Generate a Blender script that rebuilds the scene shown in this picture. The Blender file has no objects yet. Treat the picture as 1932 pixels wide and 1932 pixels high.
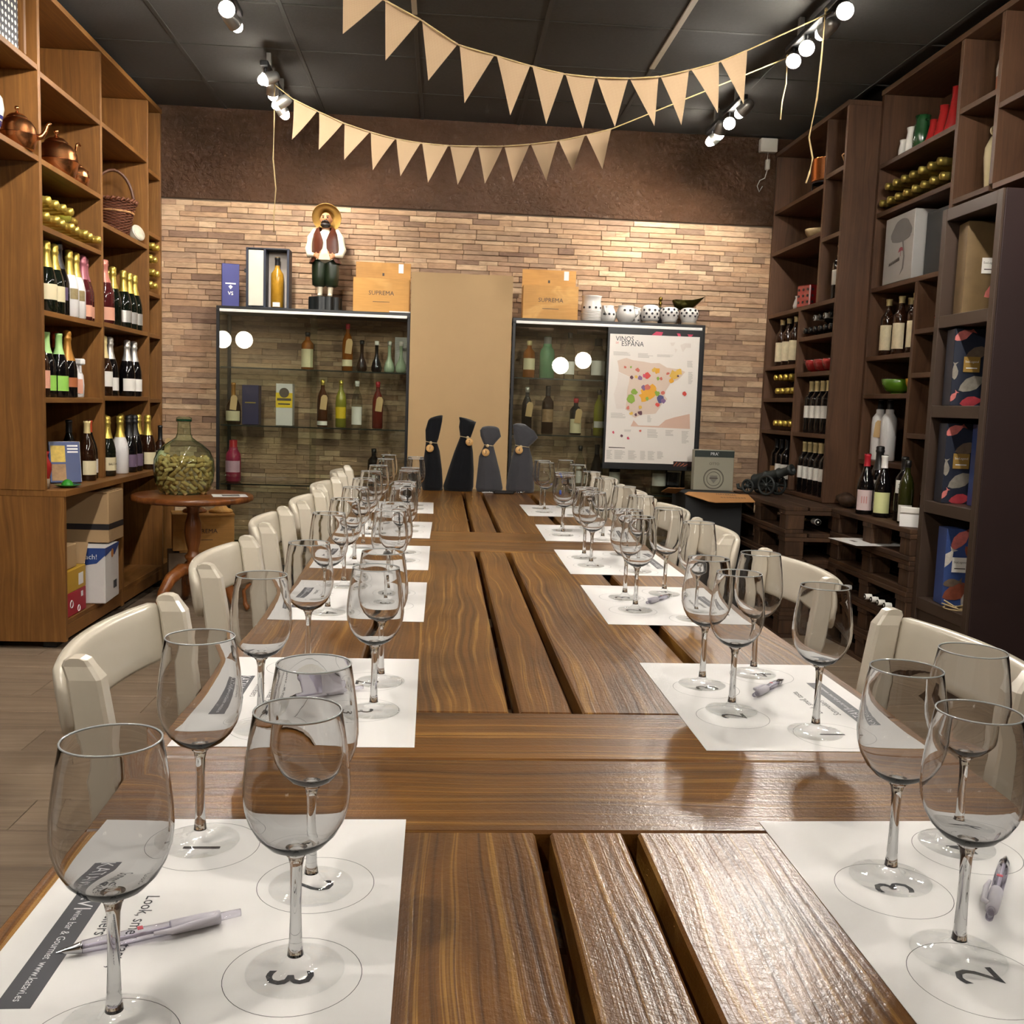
import bpy, bmesh, math, random
from mathutils import Vector, Matrix, Euler
S = bpy.context.scene
COL = S.collection
random.seed(11)
PI = math.pi
ORD = ['first', 'second', 'third', 'fourth', 'fifth', 'sixth', 'seventh', 'eighth', 'ninth', 'tenth', 'eleventh', 'twelfth']

# ------------------------------------------------------------------ camera, world, exposure
FPX = 1850.0
cam_d = bpy.data.cameras.new('camera')
cam_d.sensor_width = 36.0
cam_d.lens = 36.0 * FPX / 1932.0
cam_d.clip_start = 0.01
cam = bpy.data.objects.new('camera', cam_d)
COL.objects.link(cam)
RX = Vector((0.9969219317, -0.0705659192, 0.0341630372))
RY = Vector((0.0262104145, -0.1106982915, -0.9935083807))
RZ = Vector((0.0738896220, 0.9913457214, -0.1085079926))
M = Matrix((RX, -RY, -RZ)).transposed().to_4x4()
M.translation = Vector((0, 0, 1.175))
cam.matrix_world = M
S.camera = cam
w = bpy.data.worlds.new('world')
S.world = w
w.use_nodes = True
w.node_tree.nodes['Background'].inputs[0].default_value = (1.0, 0.86, 0.7, 1)
w.node_tree.nodes['Background'].inputs[1].default_value = 0.05
S.view_settings.view_transform = 'Standard'
S.view_settings.look = 'None'
S.view_settings.gamma = 1.0
S.view_settings.exposure = 0.0
S.view_settings.use_curve_mapping = False
cy = S.cycles
cy.max_bounces = 12
cy.diffuse_bounces = 3
cy.glossy_bounces = 3
cy.transmission_bounces = 12
cy.transparent_max_bounces = 40
cy.sample_clamp_indirect = 4.0
cy.sample_clamp_direct = 0.0
cy.caustics_reflective = False
cy.caustics_refractive = True
cy.blur_glossy = 1.0
cy.use_adaptive_sampling = True
cy.adaptive_threshold = 0.05
cy.use_light_tree = False
WARM = (1.0, 0.94, 0.86)
SPOT_W = 36.0        # power of one spot bulb
GLOBE_W = 14.0       # power of one globe lamp
BULB_E = 140.0


# ------------------------------------------------------------------ mesh helpers
class MB:
    def __init__(s):
        s.v = []; s.f = []; s.m = []; s.s = []

    def add(s, vs, fs, m=0, smooth=False, M=None):
        o = len(s.v)
        s.v += [tuple(M @ Vector(p)) if M else tuple(p) for p in vs]
        for f in fs:
            s.f.append([i + o for i in f]); s.m.append(m); s.s.append(smooth)
        return s

    def box(s, a, b, m=0, M=None):
        (x0, y0, z0), (x1, y1, z1) = a, b
        vs = [(x0, y0, z0), (x1, y0, z0), (x1, y1, z0), (x0, y1, z0), (x0, y0, z1), (x1, y0, z1), (x1, y1, z1), (x0, y1, z1)]
        return s.add(vs, [(3, 2, 1, 0), (4, 5, 6, 7), (0, 1, 5, 4), (1, 2, 6, 5), (2, 3, 7, 6), (3, 0, 4, 7)], m, False, M)

    def cbox(s, a, b, c=0.002, m=0, M=None):
        c = min(c, *(abs(b[i] - a[i]) * 0.45 for i in range(3)))
        vs = []; idx = {}
        for ix in (0, 1):
            for iy in (0, 1):
                for iz in (0, 1):
                    p = [(a, b)[i][k] for k, i in enumerate((ix, iy, iz))]
                    q = [p[k] + (c if i == 0 else -c) for k, i in enumerate((ix, iy, iz))]
                    for ax in range(3):
                        r = list(q); r[ax] = p[ax]
                        idx[(ix, iy, iz, ax)] = len(vs); vs.append(tuple(r))
        fs = []
        def fc(l, n):
            ps = [Vector(vs[i]) for i in l]
            nn = (ps[1] - ps[0]).cross(ps[2] - ps[0])
            fs.append(l if nn.dot(Vector(n)) > 0 else l[::-1])
        for ax in range(3):
            o = [k for k in range(3) if k != ax]
            for sd in (0, 1):
                l = []
                for u, v in ((0, 0), (1, 0), (1, 1), (0, 1)):
                    k = [0, 0, 0]; k[ax] = sd; k[o[0]] = u; k[o[1]] = v
                    l.append(idx[(*k, ax)])
                n = [0, 0, 0]; n[ax] = 1 if sd else -1
                fc(l, n)
            for u in (0, 1):
                for v in (0, 1):
                    l = []
                    for sd in (0, 1):
                        k = [0, 0, 0]; k[ax] = sd; k[o[0]] = u; k[o[1]] = v
                        e = [idx[(*k, o[0])], idx[(*k, o[1])]]
                        l += e if sd == 0 else e[::-1]
                    n = [0, 0, 0]; n[o[0]] = 2 * u - 1; n[o[1]] = 2 * v - 1
                    fc(l, n)
        for ix in (0, 1):
            for iy in (0, 1):
                for iz in (0, 1):
                    fc([idx[(ix, iy, iz, k)] for k in range(3)], (2 * ix - 1, 2 * iy - 1, 2 * iz - 1))
        return s.add(vs, fs, m, False, M)

    def lathe(s, prof, n=24, m=0, M=None, a0=0.0, a1=2 * PI, smooth=True):
        full = abs(a1 - a0 - 2 * PI) < 1e-6
        k = n if full else n + 1
        vs = []; fs = []
        for r, z in prof:
            for j in range(k):
                t = a0 + (a1 - a0) * j / n
                vs.append((r * math.cos(t), r * math.sin(t), z))
        for i in range(len(prof) - 1):
            if prof[i] == prof[i + 1]:
                continue
            for j in range(n):
                j2 = (j + 1) % k
                A, B, C_, D = i * k + j, i * k + j2, (i + 1) * k + j2, (i + 1) * k + j
                if prof[i][0] < 1e-7: fs.append((A, C_, D))
                elif prof[i + 1][0] < 1e-7: fs.append((A, B, C_))
                else: fs.append((A, B, C_, D))
        return s.add(vs, fs, m, smooth, M)

    def tube(s, pts, r, n=8, m=0, M=None, smooth=True):
        pts = [Vector(p) for p in pts]
        rings = []
        up = Vector((0, 0, 1))
        for i, p in enumerate(pts):
            d = (pts[min(i + 1, len(pts) - 1)] - pts[max(i - 1, 0)]).normalized()
            a = d.cross(up)
            if a.length < 1e-3: a = d.cross(Vector((0, 1, 0)))
            a.normalize(); b = a.cross(d)
            rr = r[i] if isinstance(r, (list, tuple)) else r
            rings.append([p + a * rr * math.cos(2 * PI * j / n) + b * rr * math.sin(2 * PI * j / n) for j in range(n)])
        return s.loft(rings, m, True, M, smooth)

    def loft(s, rings, m=0, cap=True, M=None, smooth=True, closed=True):
        n = len(rings[0]); vs = [p for r in rings for p in r]; fs = []
        for i in range(len(rings) - 1):
            for j in range(n if closed else n - 1):
                j2 = (j + 1) % n
                fs.append((i * n + j, i * n + j2, (i + 1) * n + j2, (i + 1) * n + j))
        if cap:
            fs.append(tuple(range(n))[::-1]); fs.append(tuple((len(rings) - 1) * n + j for j in range(n)))
        return s.add(vs, fs, m, smooth, M)

    def prism(s, poly, z0, z1, m=0, M=None):
        ar = sum(poly[i][0] * poly[(i + 1) % len(poly)][1] - poly[(i + 1) % len(poly)][0] * poly[i][1] for i in range(len(poly)))
        if ar < 0: poly = poly[::-1]
        n = len(poly)
        vs = [(x, y, z0) for x, y in poly] + [(x, y, z1) for x, y in poly]
        fs = [tuple(range(n))[::-1], tuple(range(n, 2 * n))] + [(i, (i + 1) % n, n + (i + 1) % n, n + i) for i in range(n)]
        return s.add(vs, fs, m, False, M)

    def ring(s, R, r, n=32, k=8, m=0, M=None):
        vs = []; fs = []
        for i in range(n):
            t = 2 * PI * i / n
            for j in range(k):
                u = 2 * PI * j / k
                vs.append(((R + r * math.cos(u)) * math.cos(t), (R + r * math.cos(u)) * math.sin(t), r * math.sin(u)))
        for i in range(n):
            for j in range(k):
                fs.append((i * k + j, ((i + 1) % n) * k + j, ((i + 1) % n) * k + (j + 1) % k, i * k + (j + 1) % k))
        return s.add(vs, fs, m, True, M)

    def me(s, name='mesh'):
        me = bpy.data.meshes.new(name)
        me.from_pydata(s.v, [], s.f)
        me.polygons.foreach_set('material_index', s.m)
        me.polygons.foreach_set('use_smooth', s.s)
        me.update()
        return me


def ob(name, me, mat=None, parent=None, loc=(0, 0, 0), rot=(0, 0, 0), scale=None):
    if isinstance(me, MB): me = me.me(name)
    mats = mat if isinstance(mat, (list, tuple)) else ([mat] if mat else [])
    while len(me.materials) < len(mats): me.materials.append(None)
    o = bpy.data.objects.new(name, me)
    COL.objects.link(o)
    for i, mm in enumerate(mats):
        o.material_slots[i].link = 'OBJECT'; o.material_slots[i].material = mm
    o.location = loc; o.rotation_euler = rot
    if scale: o.scale = scale
    if parent: o.parent = parent
    return o


def tag(o, label=None, cat=None, group=None, kind=None):
    if label: o['label'] = label
    if cat: o['category'] = cat
    if group: o['group'] = group
    if kind: o['kind'] = kind
    return o


def thing(name, label, cat, loc=(0, 0, 0), rz=0.0, group=None, rot=None):
    o = bpy.data.objects.new(name, None)
    o.empty_display_size = 0.05
    COL.objects.link(o)
    o.location = loc
    o.rotation_euler = rot if rot else (0, 0, rz)
    return tag(o, label, cat, group)


def kids(o):
    return [c for c in bpy.data.objects if c.parent == o]


def tree_of(o):
    return (o, [(c, [(g, []) for g in kids(c)]) for c in kids(o)])


def dup(tree, loc=None, rz=None, label=None, parent=None, group=None):
    o, ch = tree
    c = o.copy(); COL.objects.link(c)
    if parent: c.parent = parent
    if loc is not None: c.location = loc
    if rz is not None: c.rotation_euler = (0, 0, rz)
    if label: c['label'] = label
    if group: c['group'] = group
    for t in ch: dup(t, parent=c)
    return c


def struct(name, me, mat, label=None, **k):
    o = ob(name, me, mat, **k)
    o['kind'] = 'structure'
    if label: o['label'] = label
    return o


def lin(c):
    if isinstance(c, str):
        c = [int(c[i:i + 2], 16) for i in (0, 2, 4)]
    return tuple(((x / 255) / 12.92 if x / 255 <= 0.04045 else ((x / 255 + 0.055) / 1.055) ** 2.4) for x in c) + (1.0,)


# ------------------------------------------------------------------ material helpers
class NT:
    def __init__(s, name):
        s.mat = bpy.data.materials.new(name); s.mat.use_nodes = True
        s.t = s.mat.node_tree; s.n = s.t.nodes; s.n.clear()
        s.out = s.n.new('ShaderNodeOutputMaterial')

    def new(s, typ, **k):
        n = s.n.new('ShaderNode' + typ)
        for a, b in k.items(): setattr(n, a, b)
        return n

    def l(s, a, b):
        s.t.links.new(a, b)

    def mix(s, fac, a, b, mode='MIX'):
        m = s.new('MixRGB', blend_type=mode)
        for i, x in ((0, fac), (1, a), (2, b)):
            if hasattr(x, 'links') or hasattr(x, 'is_linked'): s.l(x, m.inputs[i])
            elif i == 0: m.inputs[0].default_value = x
            else: m.inputs[i].default_value = x
        return m.outputs[0]

    def math(s, op, a, b=0.0):
        m = s.new('Math', operation=op)
        for i, x in ((0, a), (1, b)):
            if hasattr(x, 'is_linked'): s.l(x, m.inputs[i])
            else: m.inputs[i].default_value = x
        return m.outputs[0]

    def ramp(s, fac, stops):
        r = s.new('ValToRGB'); cr = r.color_ramp
        while len(cr.elements) < len(stops): cr.elements.new(0.5)
        for e, (p, c) in zip(cr.elements, stops): e.position = p; e.color = c
        s.l(fac, r.inputs[0]); return r.outputs[0]

    def coords(s, scale=(1, 1, 1), rand=True):
        tc = s.new('TexCoord'); v = tc.outputs['Object']
        if rand:
            oi = s.new('ObjectInfo'); vm = s.new('VectorMath', operation='SCALE')
            vm.inputs[0].default_value = (13.7, 9.1, 17.3); s.l(oi.outputs['Random'], vm.inputs['Scale'])
            ad = s.new('VectorMath', operation='ADD'); s.l(v, ad.inputs[0]); s.l(vm.outputs[0], ad.inputs[1]); v = ad.outputs[0]
        mp = s.new('Mapping'); mp.inputs['Scale'].default_value = scale; s.l(v, mp.inputs[0])
        return mp.outputs[0]

    def noise(s, vec, scale, detail=4, rough=0.55, dist=0.0):
        n = s.new('TexNoise'); n.inputs['Scale'].default_value = scale; n.inputs['Detail'].default_value = detail
        n.inputs['Roughness'].default_value = rough; n.inputs['Distortion'].default_value = dist
        s.l(vec, n.inputs['Vector']); return n.outputs['Fac']

    def bsdf(s, color, rough=0.5, metal=0.0, spec=0.5, coat=0.0, normal=None, sheen=0.0, coat_rough=0.1):
        b = s.new('BsdfPrincipled')
        if hasattr(color, 'is_linked'): s.l(color, b.inputs['Base Color'])
        else: b.inputs['Base Color'].default_value = color
        if hasattr(rough, 'is_linked'): s.l(rough, b.inputs['Roughness'])
        else: b.inputs['Roughness'].default_value = rough
        b.inputs['Metallic'].default_value = metal
        b.inputs['Specular IOR Level'].default_value = spec
        b.inputs['Coat Weight'].default_value = coat
        b.inputs['Coat Roughness'].default_value = coat_rough
        b.inputs['Sheen Weight'].default_value = sheen
        if normal is not None: s.l(normal, b.inputs['Normal'])
        return b

    def bump(s, h, strength=0.2, dist=0.002):
        b = s.new('Bump'); b.inputs['Strength'].default_value = strength; b.inputs['Distance'].default_value = dist
        s.l(h, b.inputs['Height']); return b.outputs[0]

    def done(s, sh):
        s.l(sh.outputs[0] if hasattr(sh, 'outputs') else sh, s.out.inputs[0]); return s.mat


def plain(name, c, rough=0.5, metal=0.0, spec=0.5, var=0.12, vs=6.0, bump=0.0, bs=60.0, coat=0.0, sheen=0.0):
    t = NT(name); col = lin(c)
    v = t.coords()
    nz = t.noise(v, vs, 5)
    cc = t.mix(nz, tuple(x * (1 - var) for x in col[:3]) + (1,), tuple(min(1, x * (1 + var)) for x in col[:3]) + (1,))
    nm = t.bump(t.noise(v, bs, 6), bump, 0.003) if bump else None
    return t.done(t.bsdf(cc, rough, metal, spec, coat, nm, sheen))


def wood(name, dark, mid, light, axis='Y', W=70, rough=0.45, coat=0.0, bump=0.12, blotch=0.45, warp=0.10, spec=0.4, lines=0.7, knots=0.7, kscale=4.5, peel=0.0):
    t = NT(name)
    sp = t.new('SeparateXYZ'); t.l(t.coords(), sp.inputs[0])
    X, Y, Z = sp.outputs
    a, l, z = {'X': (Y, X, Z), 'Y': (X, Y, Z), 'Z': (t.math('ADD', X, Y), Z, t.math('SUBTRACT', X, Y))}[axis]
    def vec(p, q, r):
        c = t.new('CombineXYZ'); t.l(p, c.inputs[0]); t.l(q, c.inputs[1]); t.l(r, c.inputs[2]); return c.outputs[0]
    slow = t.noise(vec(t.math('MULTIPLY', a, 5.0), t.math('MULTIPLY', l, 1.6), t.math('MULTIPLY', z, 2.0)), 1.0, 2, 0.5)
    kv = vec(a, t.math('MULTIPLY', l, 0.45), z)
    vo = t.new('TexVoronoi', feature='F1'); vo.inputs['Scale'].default_value = kscale; t.l(kv, vo.inputs['Vector'])
    kd = vo.outputs['Distance']
    pull = t.math('POWER', t.math('MAXIMUM', t.math('SUBTRACT', 0.34, kd), 0.0), 2.0)
    u = t.math('ADD', t.math('ADD', a, t.math('MULTIPLY', slow, warp)), t.math('MULTIPLY', pull, knots * 0.55))
    g = t.noise(vec(t.math('MULTIPLY', u, W), t.math('MULTIPLY', l, 0.9), t.math('MULTIPLY', z, 4.0)), 1.0, 3, 0.55)
    fib = t.noise(vec(t.math('MULTIPLY', a, 420.0), t.math('MULTIPLY', l, 9.0), t.math('MULTIPLY', z, 420.0)), 1.0, 2, 0.6)
    c0 = t.ramp(g, [(0.30, lin(dark)), (0.48, lin(mid)), (0.56, lin(mid)), (0.63, lin(light)), (0.69, lin(mid)), (0.85, lin(dark))])
    c = t.mix(lines, lin(mid), c0)
    c = t.mix(0.35, c, t.ramp(fib, [(0.3, (0.6, 0.56, 0.52, 1)), (0.7, (1.15, 1.12, 1.1, 1))]), 'MULTIPLY')
    lo = t.noise(vec(t.math('MULTIPLY', a, 4.0), t.math('MULTIPLY', l, 1.3), z), 1.6, 5, 0.6, 0.4)
    c = t.mix(1.0, c, t.ramp(lo, [(0.30, (1 - blotch, 1 - blotch * 1.08, 1 - blotch * 1.12, 1)), (0.62, (1.06, 1.04, 1.0, 1))]), 'MULTIPLY')
    c = t.mix(knots, c, t.ramp(kd, [(0.02, (0.32, 0.24, 0.18, 1)), (0.055, (1, 1, 1, 1))]), 'MULTIPLY')
    nm = t.bump(t.math('ADD', g, t.math('MULTIPLY', lo, 1.2)), bump, 0.003) if bump else None
    b = t.bsdf(c, rough, 0, spec, coat, nm, coat_rough=0.14)
    if peel:
        pv = t.coords()
        b2 = t.new('Bump'); b2.inputs['Strength'].default_value = peel; b2.inputs['Distance'].default_value = 0.0022
        t.l(t.math('ADD', t.noise(pv, 140, 3, 0.6), t.math('MULTIPLY', t.noise(pv, 420, 2, 0.6), 0.5)), b2.inputs['Height']); t.l(nm, b2.inputs['Normal'])
        t.l(b2.outputs[0], b.inputs['Coat Normal']); t.l(b2.outputs[0], b.inputs['Normal'])
    return t.done(b)


def thin_glass(name, tint=(0.97, 0.98, 0.98), edge=(0.5, 0.52, 0.52), refl=1.0, rough=0.0, gloss=1.0):
    t = NT(name)
    lw = t.new('LayerWeight'); lw.inputs['Blend'].default_value = 0.5
    c = t.ramp(lw.outputs['Facing'], [(0.45, tint + (1,)), (0.97, edge + (1,))])
    tr = t.new('BsdfTransparent'); t.l(c, tr.inputs[0])
    gl = t.new('BsdfGlossy'); gl.inputs['Roughness'].default_value = rough; gl.inputs[0].default_value = (refl, refl, refl, 1)
    f5 = t.math('ADD', 0.04, t.math('MULTIPLY', t.math('POWER', lw.outputs['Facing'], 5.0), 0.96 * gloss))
    mx = t.new('MixShader'); t.l(f5, mx.inputs[0]); t.l(tr.outputs[0], mx.inputs[1]); t.l(gl.outputs[0], mx.inputs[2])
    return t.done(mx)


def real_glass(name, c=(1, 1, 1), ior=1.46, clear=0.0):
    t = NT(name)
    g = t.new('BsdfGlass'); g.inputs['IOR'].default_value = ior; g.inputs['Roughness'].default_value = 0.0
    g.inputs[0].default_value = tuple(c) + (1,)
    if clear:      # thin wall: straight through where seen face on, refracting towards the silhouette
        lw = t.new('LayerWeight'); lw.inputs['Blend'].default_value = 0.5
        f = t.ramp(lw.outputs['Facing'], [(clear, (0, 0, 0, 1)), (clear + 0.12, (1, 1, 1, 1))])
        tr = t.new('BsdfTransparent'); tr.inputs[0].default_value = (0.985, 0.99, 0.99, 1)
        gl = t.new('BsdfGlossy'); gl.inputs['Roughness'].default_value = 0.0
        m0 = t.new('MixShader'); m0.inputs[0].default_value = 0.03
        t.l(tr.outputs[0], m0.inputs[1]); t.l(gl.outputs[0], m0.inputs[2])
        mx = t.new('MixShader'); t.l(f, mx.inputs[0])
        t.l(m0.outputs[0], mx.inputs[1]); t.l(g.outputs[0], mx.inputs[2]); g = mx
    return t.done(g)


def emit(name, c, e):
    t = NT(name); n = t.new('Emission'); n.inputs[0].default_value = tuple(c) + (1,); n.inputs[1].default_value = e
    return t.done(n)


MT = {}
def P(n, *a, **k):
    if n not in MT: MT[n] = plain(n, *a, **k)
    return MT[n]

W_ = {}
def woodset(key, *a, **k):
    for ax in 'XYZ': W_[key + ax] = wood(key + '_' + ax.lower(), *a, axis=ax, **k)

woodset('oak', '5d3c1a', '83592a', '9c723b', rough=0.5, blotch=0.3, W=60, lines=0.5, knots=0.3)          # shelving on the side of the demijohn
woodset('walnut', '422b1b', '5a3f2c', '6d4f3a', rough=0.5, blotch=0.3, W=60, lines=0.5, knots=0.3)       # shelving opposite
woodset('table', '47290e', '7c5220', 'b48943', rough=0.36, coat=0.3, bump=0.25, blotch=0.5, W=150, warp=0.08, peel=0.22, lines=0.8, kscale=3.2)
woodset('pallet', '2b1c11', '47301d', '5c4129', rough=0.7, bump=0.4, blotch=0.5, W=50)
woodset('pine', 'a97a3c', 'c9964f', 'dcae68', rough=0.5, blotch=0.2, W=50, knots=0.2)
woodset('mahog', '5a2f14', '8a5226', 'a86c38', rough=0.35, coat=0.2, blotch=0.35, W=50)
woodset('floor', '6c5f52', '8f7f6d', 'a0917f', rough=0.45, blotch=0.22, W=45, bump=0.08, lines=0.6, knots=0.35)
_txt = {}
def text_mesh(s, size):
    k = (s, size)
    if k not in _txt:
        cu = bpy.data.curves.new('lettering', 'FONT'); cu.body = s; cu.size = size; cu.align_x = 'CENTER'; cu.align_y = 'CENTER'; cu.resolution_u = 2
        o = bpy.data.objects.new('lettering_tmp', cu); COL.objects.link(o)
        bpy.context.view_layer.update()
        _txt[k] = bpy.data.meshes.new_from_object(o.evaluated_get(bpy.context.evaluated_depsgraph_get()))
        bpy.data.objects.remove(o); bpy.data.curves.remove(cu)
    return _txt[k]


def text(s, size, mat, parent, loc, rot=(PI / 2, 0, 0), name='lettering', stretch=1.0):
    return ob(name, text_mesh(s, size), mat, parent, loc, rot, (stretch, 1, 1))


def board(parent, name, a, b, mat, c=0.002):
    """a board given by two opposite corners in the parent's space, its own origin in its middle"""
    a = Vector(a); b = Vector(b); m = (a + b) / 2
    return ob(name, MB().cbox(tuple(a - m), tuple(b - m), c), mat, parent, tuple(m))

# ------------------------------------------------------------------ lamps of the room
M_BULB = emit('lit_bulb', (1.0, 0.93, 0.8), BULB_E)
M_GLOBE = emit('lit_globe', (1.0, 0.93, 0.82), 26.0)
M_BULB.cycles.emission_sampling = 'NONE'
M_BLKMETAL = plain('black_metal', '1c1c1e', 0.4, 0.3)
M_GREYMETAL = plain('grey_metal', 'b9b7b2', 0.35, 0.8)


def spot_bar(x, y0, label, aims, lamps):
    t = thing('spotlight_bar', label, 'light', (x, y0 + 0.3, 2.92), 0, 'four-lamp spotlight bars')
    ob('rail', MB().cbox((-0.02, -0.34, -0.105), (0.02, 0.34, -0.08), 0.003), M_BLKMETAL, t)
    for s in (-0.2, 0.2):
        ob('bracket', MB().cbox((-0.012, s - 0.012, -0.085), (0.012, s + 0.012, 0.0), 0.002), M_GREYMETAL, t)
    for i in range(4):
        p = Vector((0, -0.3 + 0.19 * i + (0.03 if i in (1, 2) else 0.0), -0.16))
        d = (Vector(aims[i % len(aims)]) - (Vector((x, y0 + 0.3, 2.92)) + p)).normalized()
        q = d.to_track_quat('-Z', 'Y').to_euler()
        head = MB().lathe([(0.0, 0.075), (0.022, 0.072), (0.03, 0.05), (0.034, -0.005), (0.034, -0.005), (0.03, -0.005), (0.028, 0.02), (0, 0.03)], 16)
        h = ob('spot_head', head, M_GREYMETAL, t, p, q)
        ob('bulb', MB().lathe([(0, -0.040), (0.012, -0.037), (0.022, -0.027), (0.027, -0.012), (0.028, 0.004), (0, 0.006)], 16), M_BULB, h)
        ob('swivel', MB().tube([p + Vector((0, 0, 0.03)), p + Vector((0, 0, 0.07))], 0.008, 8), M_BLKMETAL, t)
        if lamps:
            ld = bpy.data.lights.new('spot_lamp', 'SPOT')
            ld.energy = SPOT_W * lamps; ld.color = WARM; ld.spot_size = math.radians(95); ld.spot_blend = 0.75; ld.shadow_soft_size = 0.03
            lo = bpy.data.objects.new('spot_lamp', ld); COL.objects.link(lo)
            lo.parent = t; lo.location = p + d * 0.048; lo.rotation_euler = q
    return t


LB = 1.0
spot_bar(-0.93, 5.22, 'lit spotlight bar above the glass cabinet, holding the farther bunting', [(-1.9, 4.6, 2.2), (-1.0, 6.3, 1.8), (-1.8, 5.8, 2.3), (-0.2, 6.3, 1.8)], LB)
spot_bar(-0.93, 3.92, 'lit spotlight bar in front of the copper kettles', [(-1.9, 4.7, 1.6), (-1.9, 5.5, 2.2), (-0.2, 1.0, 0.75), (0.0, 6.3, 1.9)], LB)
spot_bar(-0.93, 2.62, 'spotlight bar above the middle of the table, demijohn side', [(-1.9, 4.6, 1.0), (0.1, 3.4, 0.75), (-1.9, 5.2, 1.4), (-1.6, 3.6, 0.0)], LB)
spot_bar(-0.93, 1.32, 'spotlight bar above the second place setting, demijohn side', [(0.0, 1.6, 0.75), (-1.4, 2.4, 0.0), (-1.9, 5.0, 1.2), (2.2, 5.0, 1.2)], LB)
spot_bar(-0.93, 0.02, 'spotlight bar above the camera end of the table, demijohn side', [(0.0, 0.6, 0.75), (-1.6, 2.0, 0.0), (2.2, 4.4, 1.6), (0.4, 6.3, 1.9)], LB)
spot_bar(1.54, 5.30, 'lit spotlight bar below the white wall socket near the stone wall', [(0.8, 6.3, 2.0), (0.35, 1.3, 0.75), (1.5, 6.3, 1.9), (0.4, 6.3, 1.9)], LB)
spot_bar(1.54, 3.95, 'lit spotlight bar in front of the tall walnut shelving', [(0.35, 0.9, 0.75), (0.6, 6.3, 2.0), (0.3, 1.2, 0.75), (0.3, 2.2, 0.75)], LB)
spot_bar(1.54, 2.60, 'spotlight bar above the middle of the table, pallet side', [(2.2, 4.8, 1.4), (0.3, 0.3, 0.75), (-1.9, 5.2, 1.6), (2.1, 4.2, 0.5)], LB)
spot_bar(1.54, 1.25, 'spotlight bar above the second place setting, pallet side', [(2.2, 4.6, 2.0), (0.4, 1.2, 0.75), (-1.8, 5.6, 2.2), (2.1, 5.6, 1.0)], LB)
spot_bar(1.54, -0.10, 'spotlight bar above the camera end of the table, pallet side', [(0.3, 0.7, 0.75), (2.1, 4.0, 1.2), (0.0, 6.3, 2.0), (-1.7, 4.8, 1.6)], LB)
for i, (x, y, z, lb) in enumerate([(1.71, -2.4, 1.77, 'white globe lamp behind the camera, lower one on the pallet side'), (2.05, -2.45, 1.86, 'white globe lamp behind the camera, higher one on the pallet side'),
                                   (-3.14, -2.4, 1.96, 'white globe lamp behind the camera, nearer the shelving wall'), (-2.86, -2.5, 1.97, 'white globe lamp behind the camera, second from the shelving wall')]):
    t = thing('globe_lamp', lb, 'lamp', (x, y, z), 0, 'round globe lamps behind the camera')
    ob('globe', MB().lathe([(0.125 * math.sin(PI * k / 16), -0.125 * math.cos(PI * k / 16)) for k in range(0, 17, 2)], 16), M_GLOBE, t)
    ob('cord', MB().tube([(0, 0, 0.12), (0, 0, 2.92 - z)], 0.004, 6), M_BLKMETAL, t)

# ------------------------------------------------------------------ room shell
XL, XR, YB, YF, ZC = -2.12, 2.62, 6.36, -3.2, 2.92
XE, YS = -4.3, 3.55          # the room widens behind the shelving wall
fl = struct('floor', MB().box((XE, YF, -0.08), (XR, YB, -0.006)), P('grout', '65584a', 0.8), 'beige wood-look plank floor')
pl = {}
yy = YF; r = 0
while yy < YB - 0.01:
    off = (r * 0.47) % 1.2
    xx = XE - off
    while xx < XR - 0.01:
        if xx + 1.2 <= XE + 0.05 or yy < -0.5 or (yy > YS and xx + 1.2 < XL): xx += 1.2; continue
        x0, x1, y1 = max(xx, XE), min(xx + 1.2, XR), min(yy + 0.2, YB)
        k = (round(x1 - x0, 3), round(y1 - yy, 3))
        if k not in pl: pl[k] = MB().cbox((-k[0] / 2 + .001, -k[1] / 2 + .001, -0.006), (k[0] / 2 - .001, k[1] / 2 - .001, 0.0), 0.0012).me('plank')
        ob('plank', pl[k], W_['floorX'], fl, ((x0 + x1) / 2, (yy + y1) / 2, 0))
        xx += 1.2
    yy += 0.2; r += 1

M_CEIL = plain('ceiling_tile', '4c4b49', 0.9, spec=0.2, var=0.15, vs=60, bump=0.25, bs=120)
M_TEE = plain('ceiling_tee', '34332f', 0.7)
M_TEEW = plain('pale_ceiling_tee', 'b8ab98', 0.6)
ce = struct('ceiling', MB().box((XE, YF, ZC + 0.02), (XR, YB, ZC + 0.1)), M_CEIL, 'dark suspended ceiling of square tiles')
tile = MB().cbox((-0.293, -0.285, 0.0), (0.293, 0.285, 0.018), 0.004).me('ceiling_tile')
xs = [-1.97 + 0.6 * i for i in range(-1, 8)]
ys = [5.84 - 0.585 * i for i in range(-1, 16)]
for x in xs:
    for y in ys:
        cx, cyy = x + 0.3, y - 0.2925
        if XL < cx - 0.25 and cx + 0.25 < XR and cyy + 0.28 < YB and cyy - 0.28 > YF:
            ob('ceiling_tile', tile, M_CEIL, ce, (cx, cyy, ZC))
ob('edge_tile', MB().box((XL, 5.845, ZC), (XR, YB, ZC + 0.018)), M_CEIL, ce)
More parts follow.
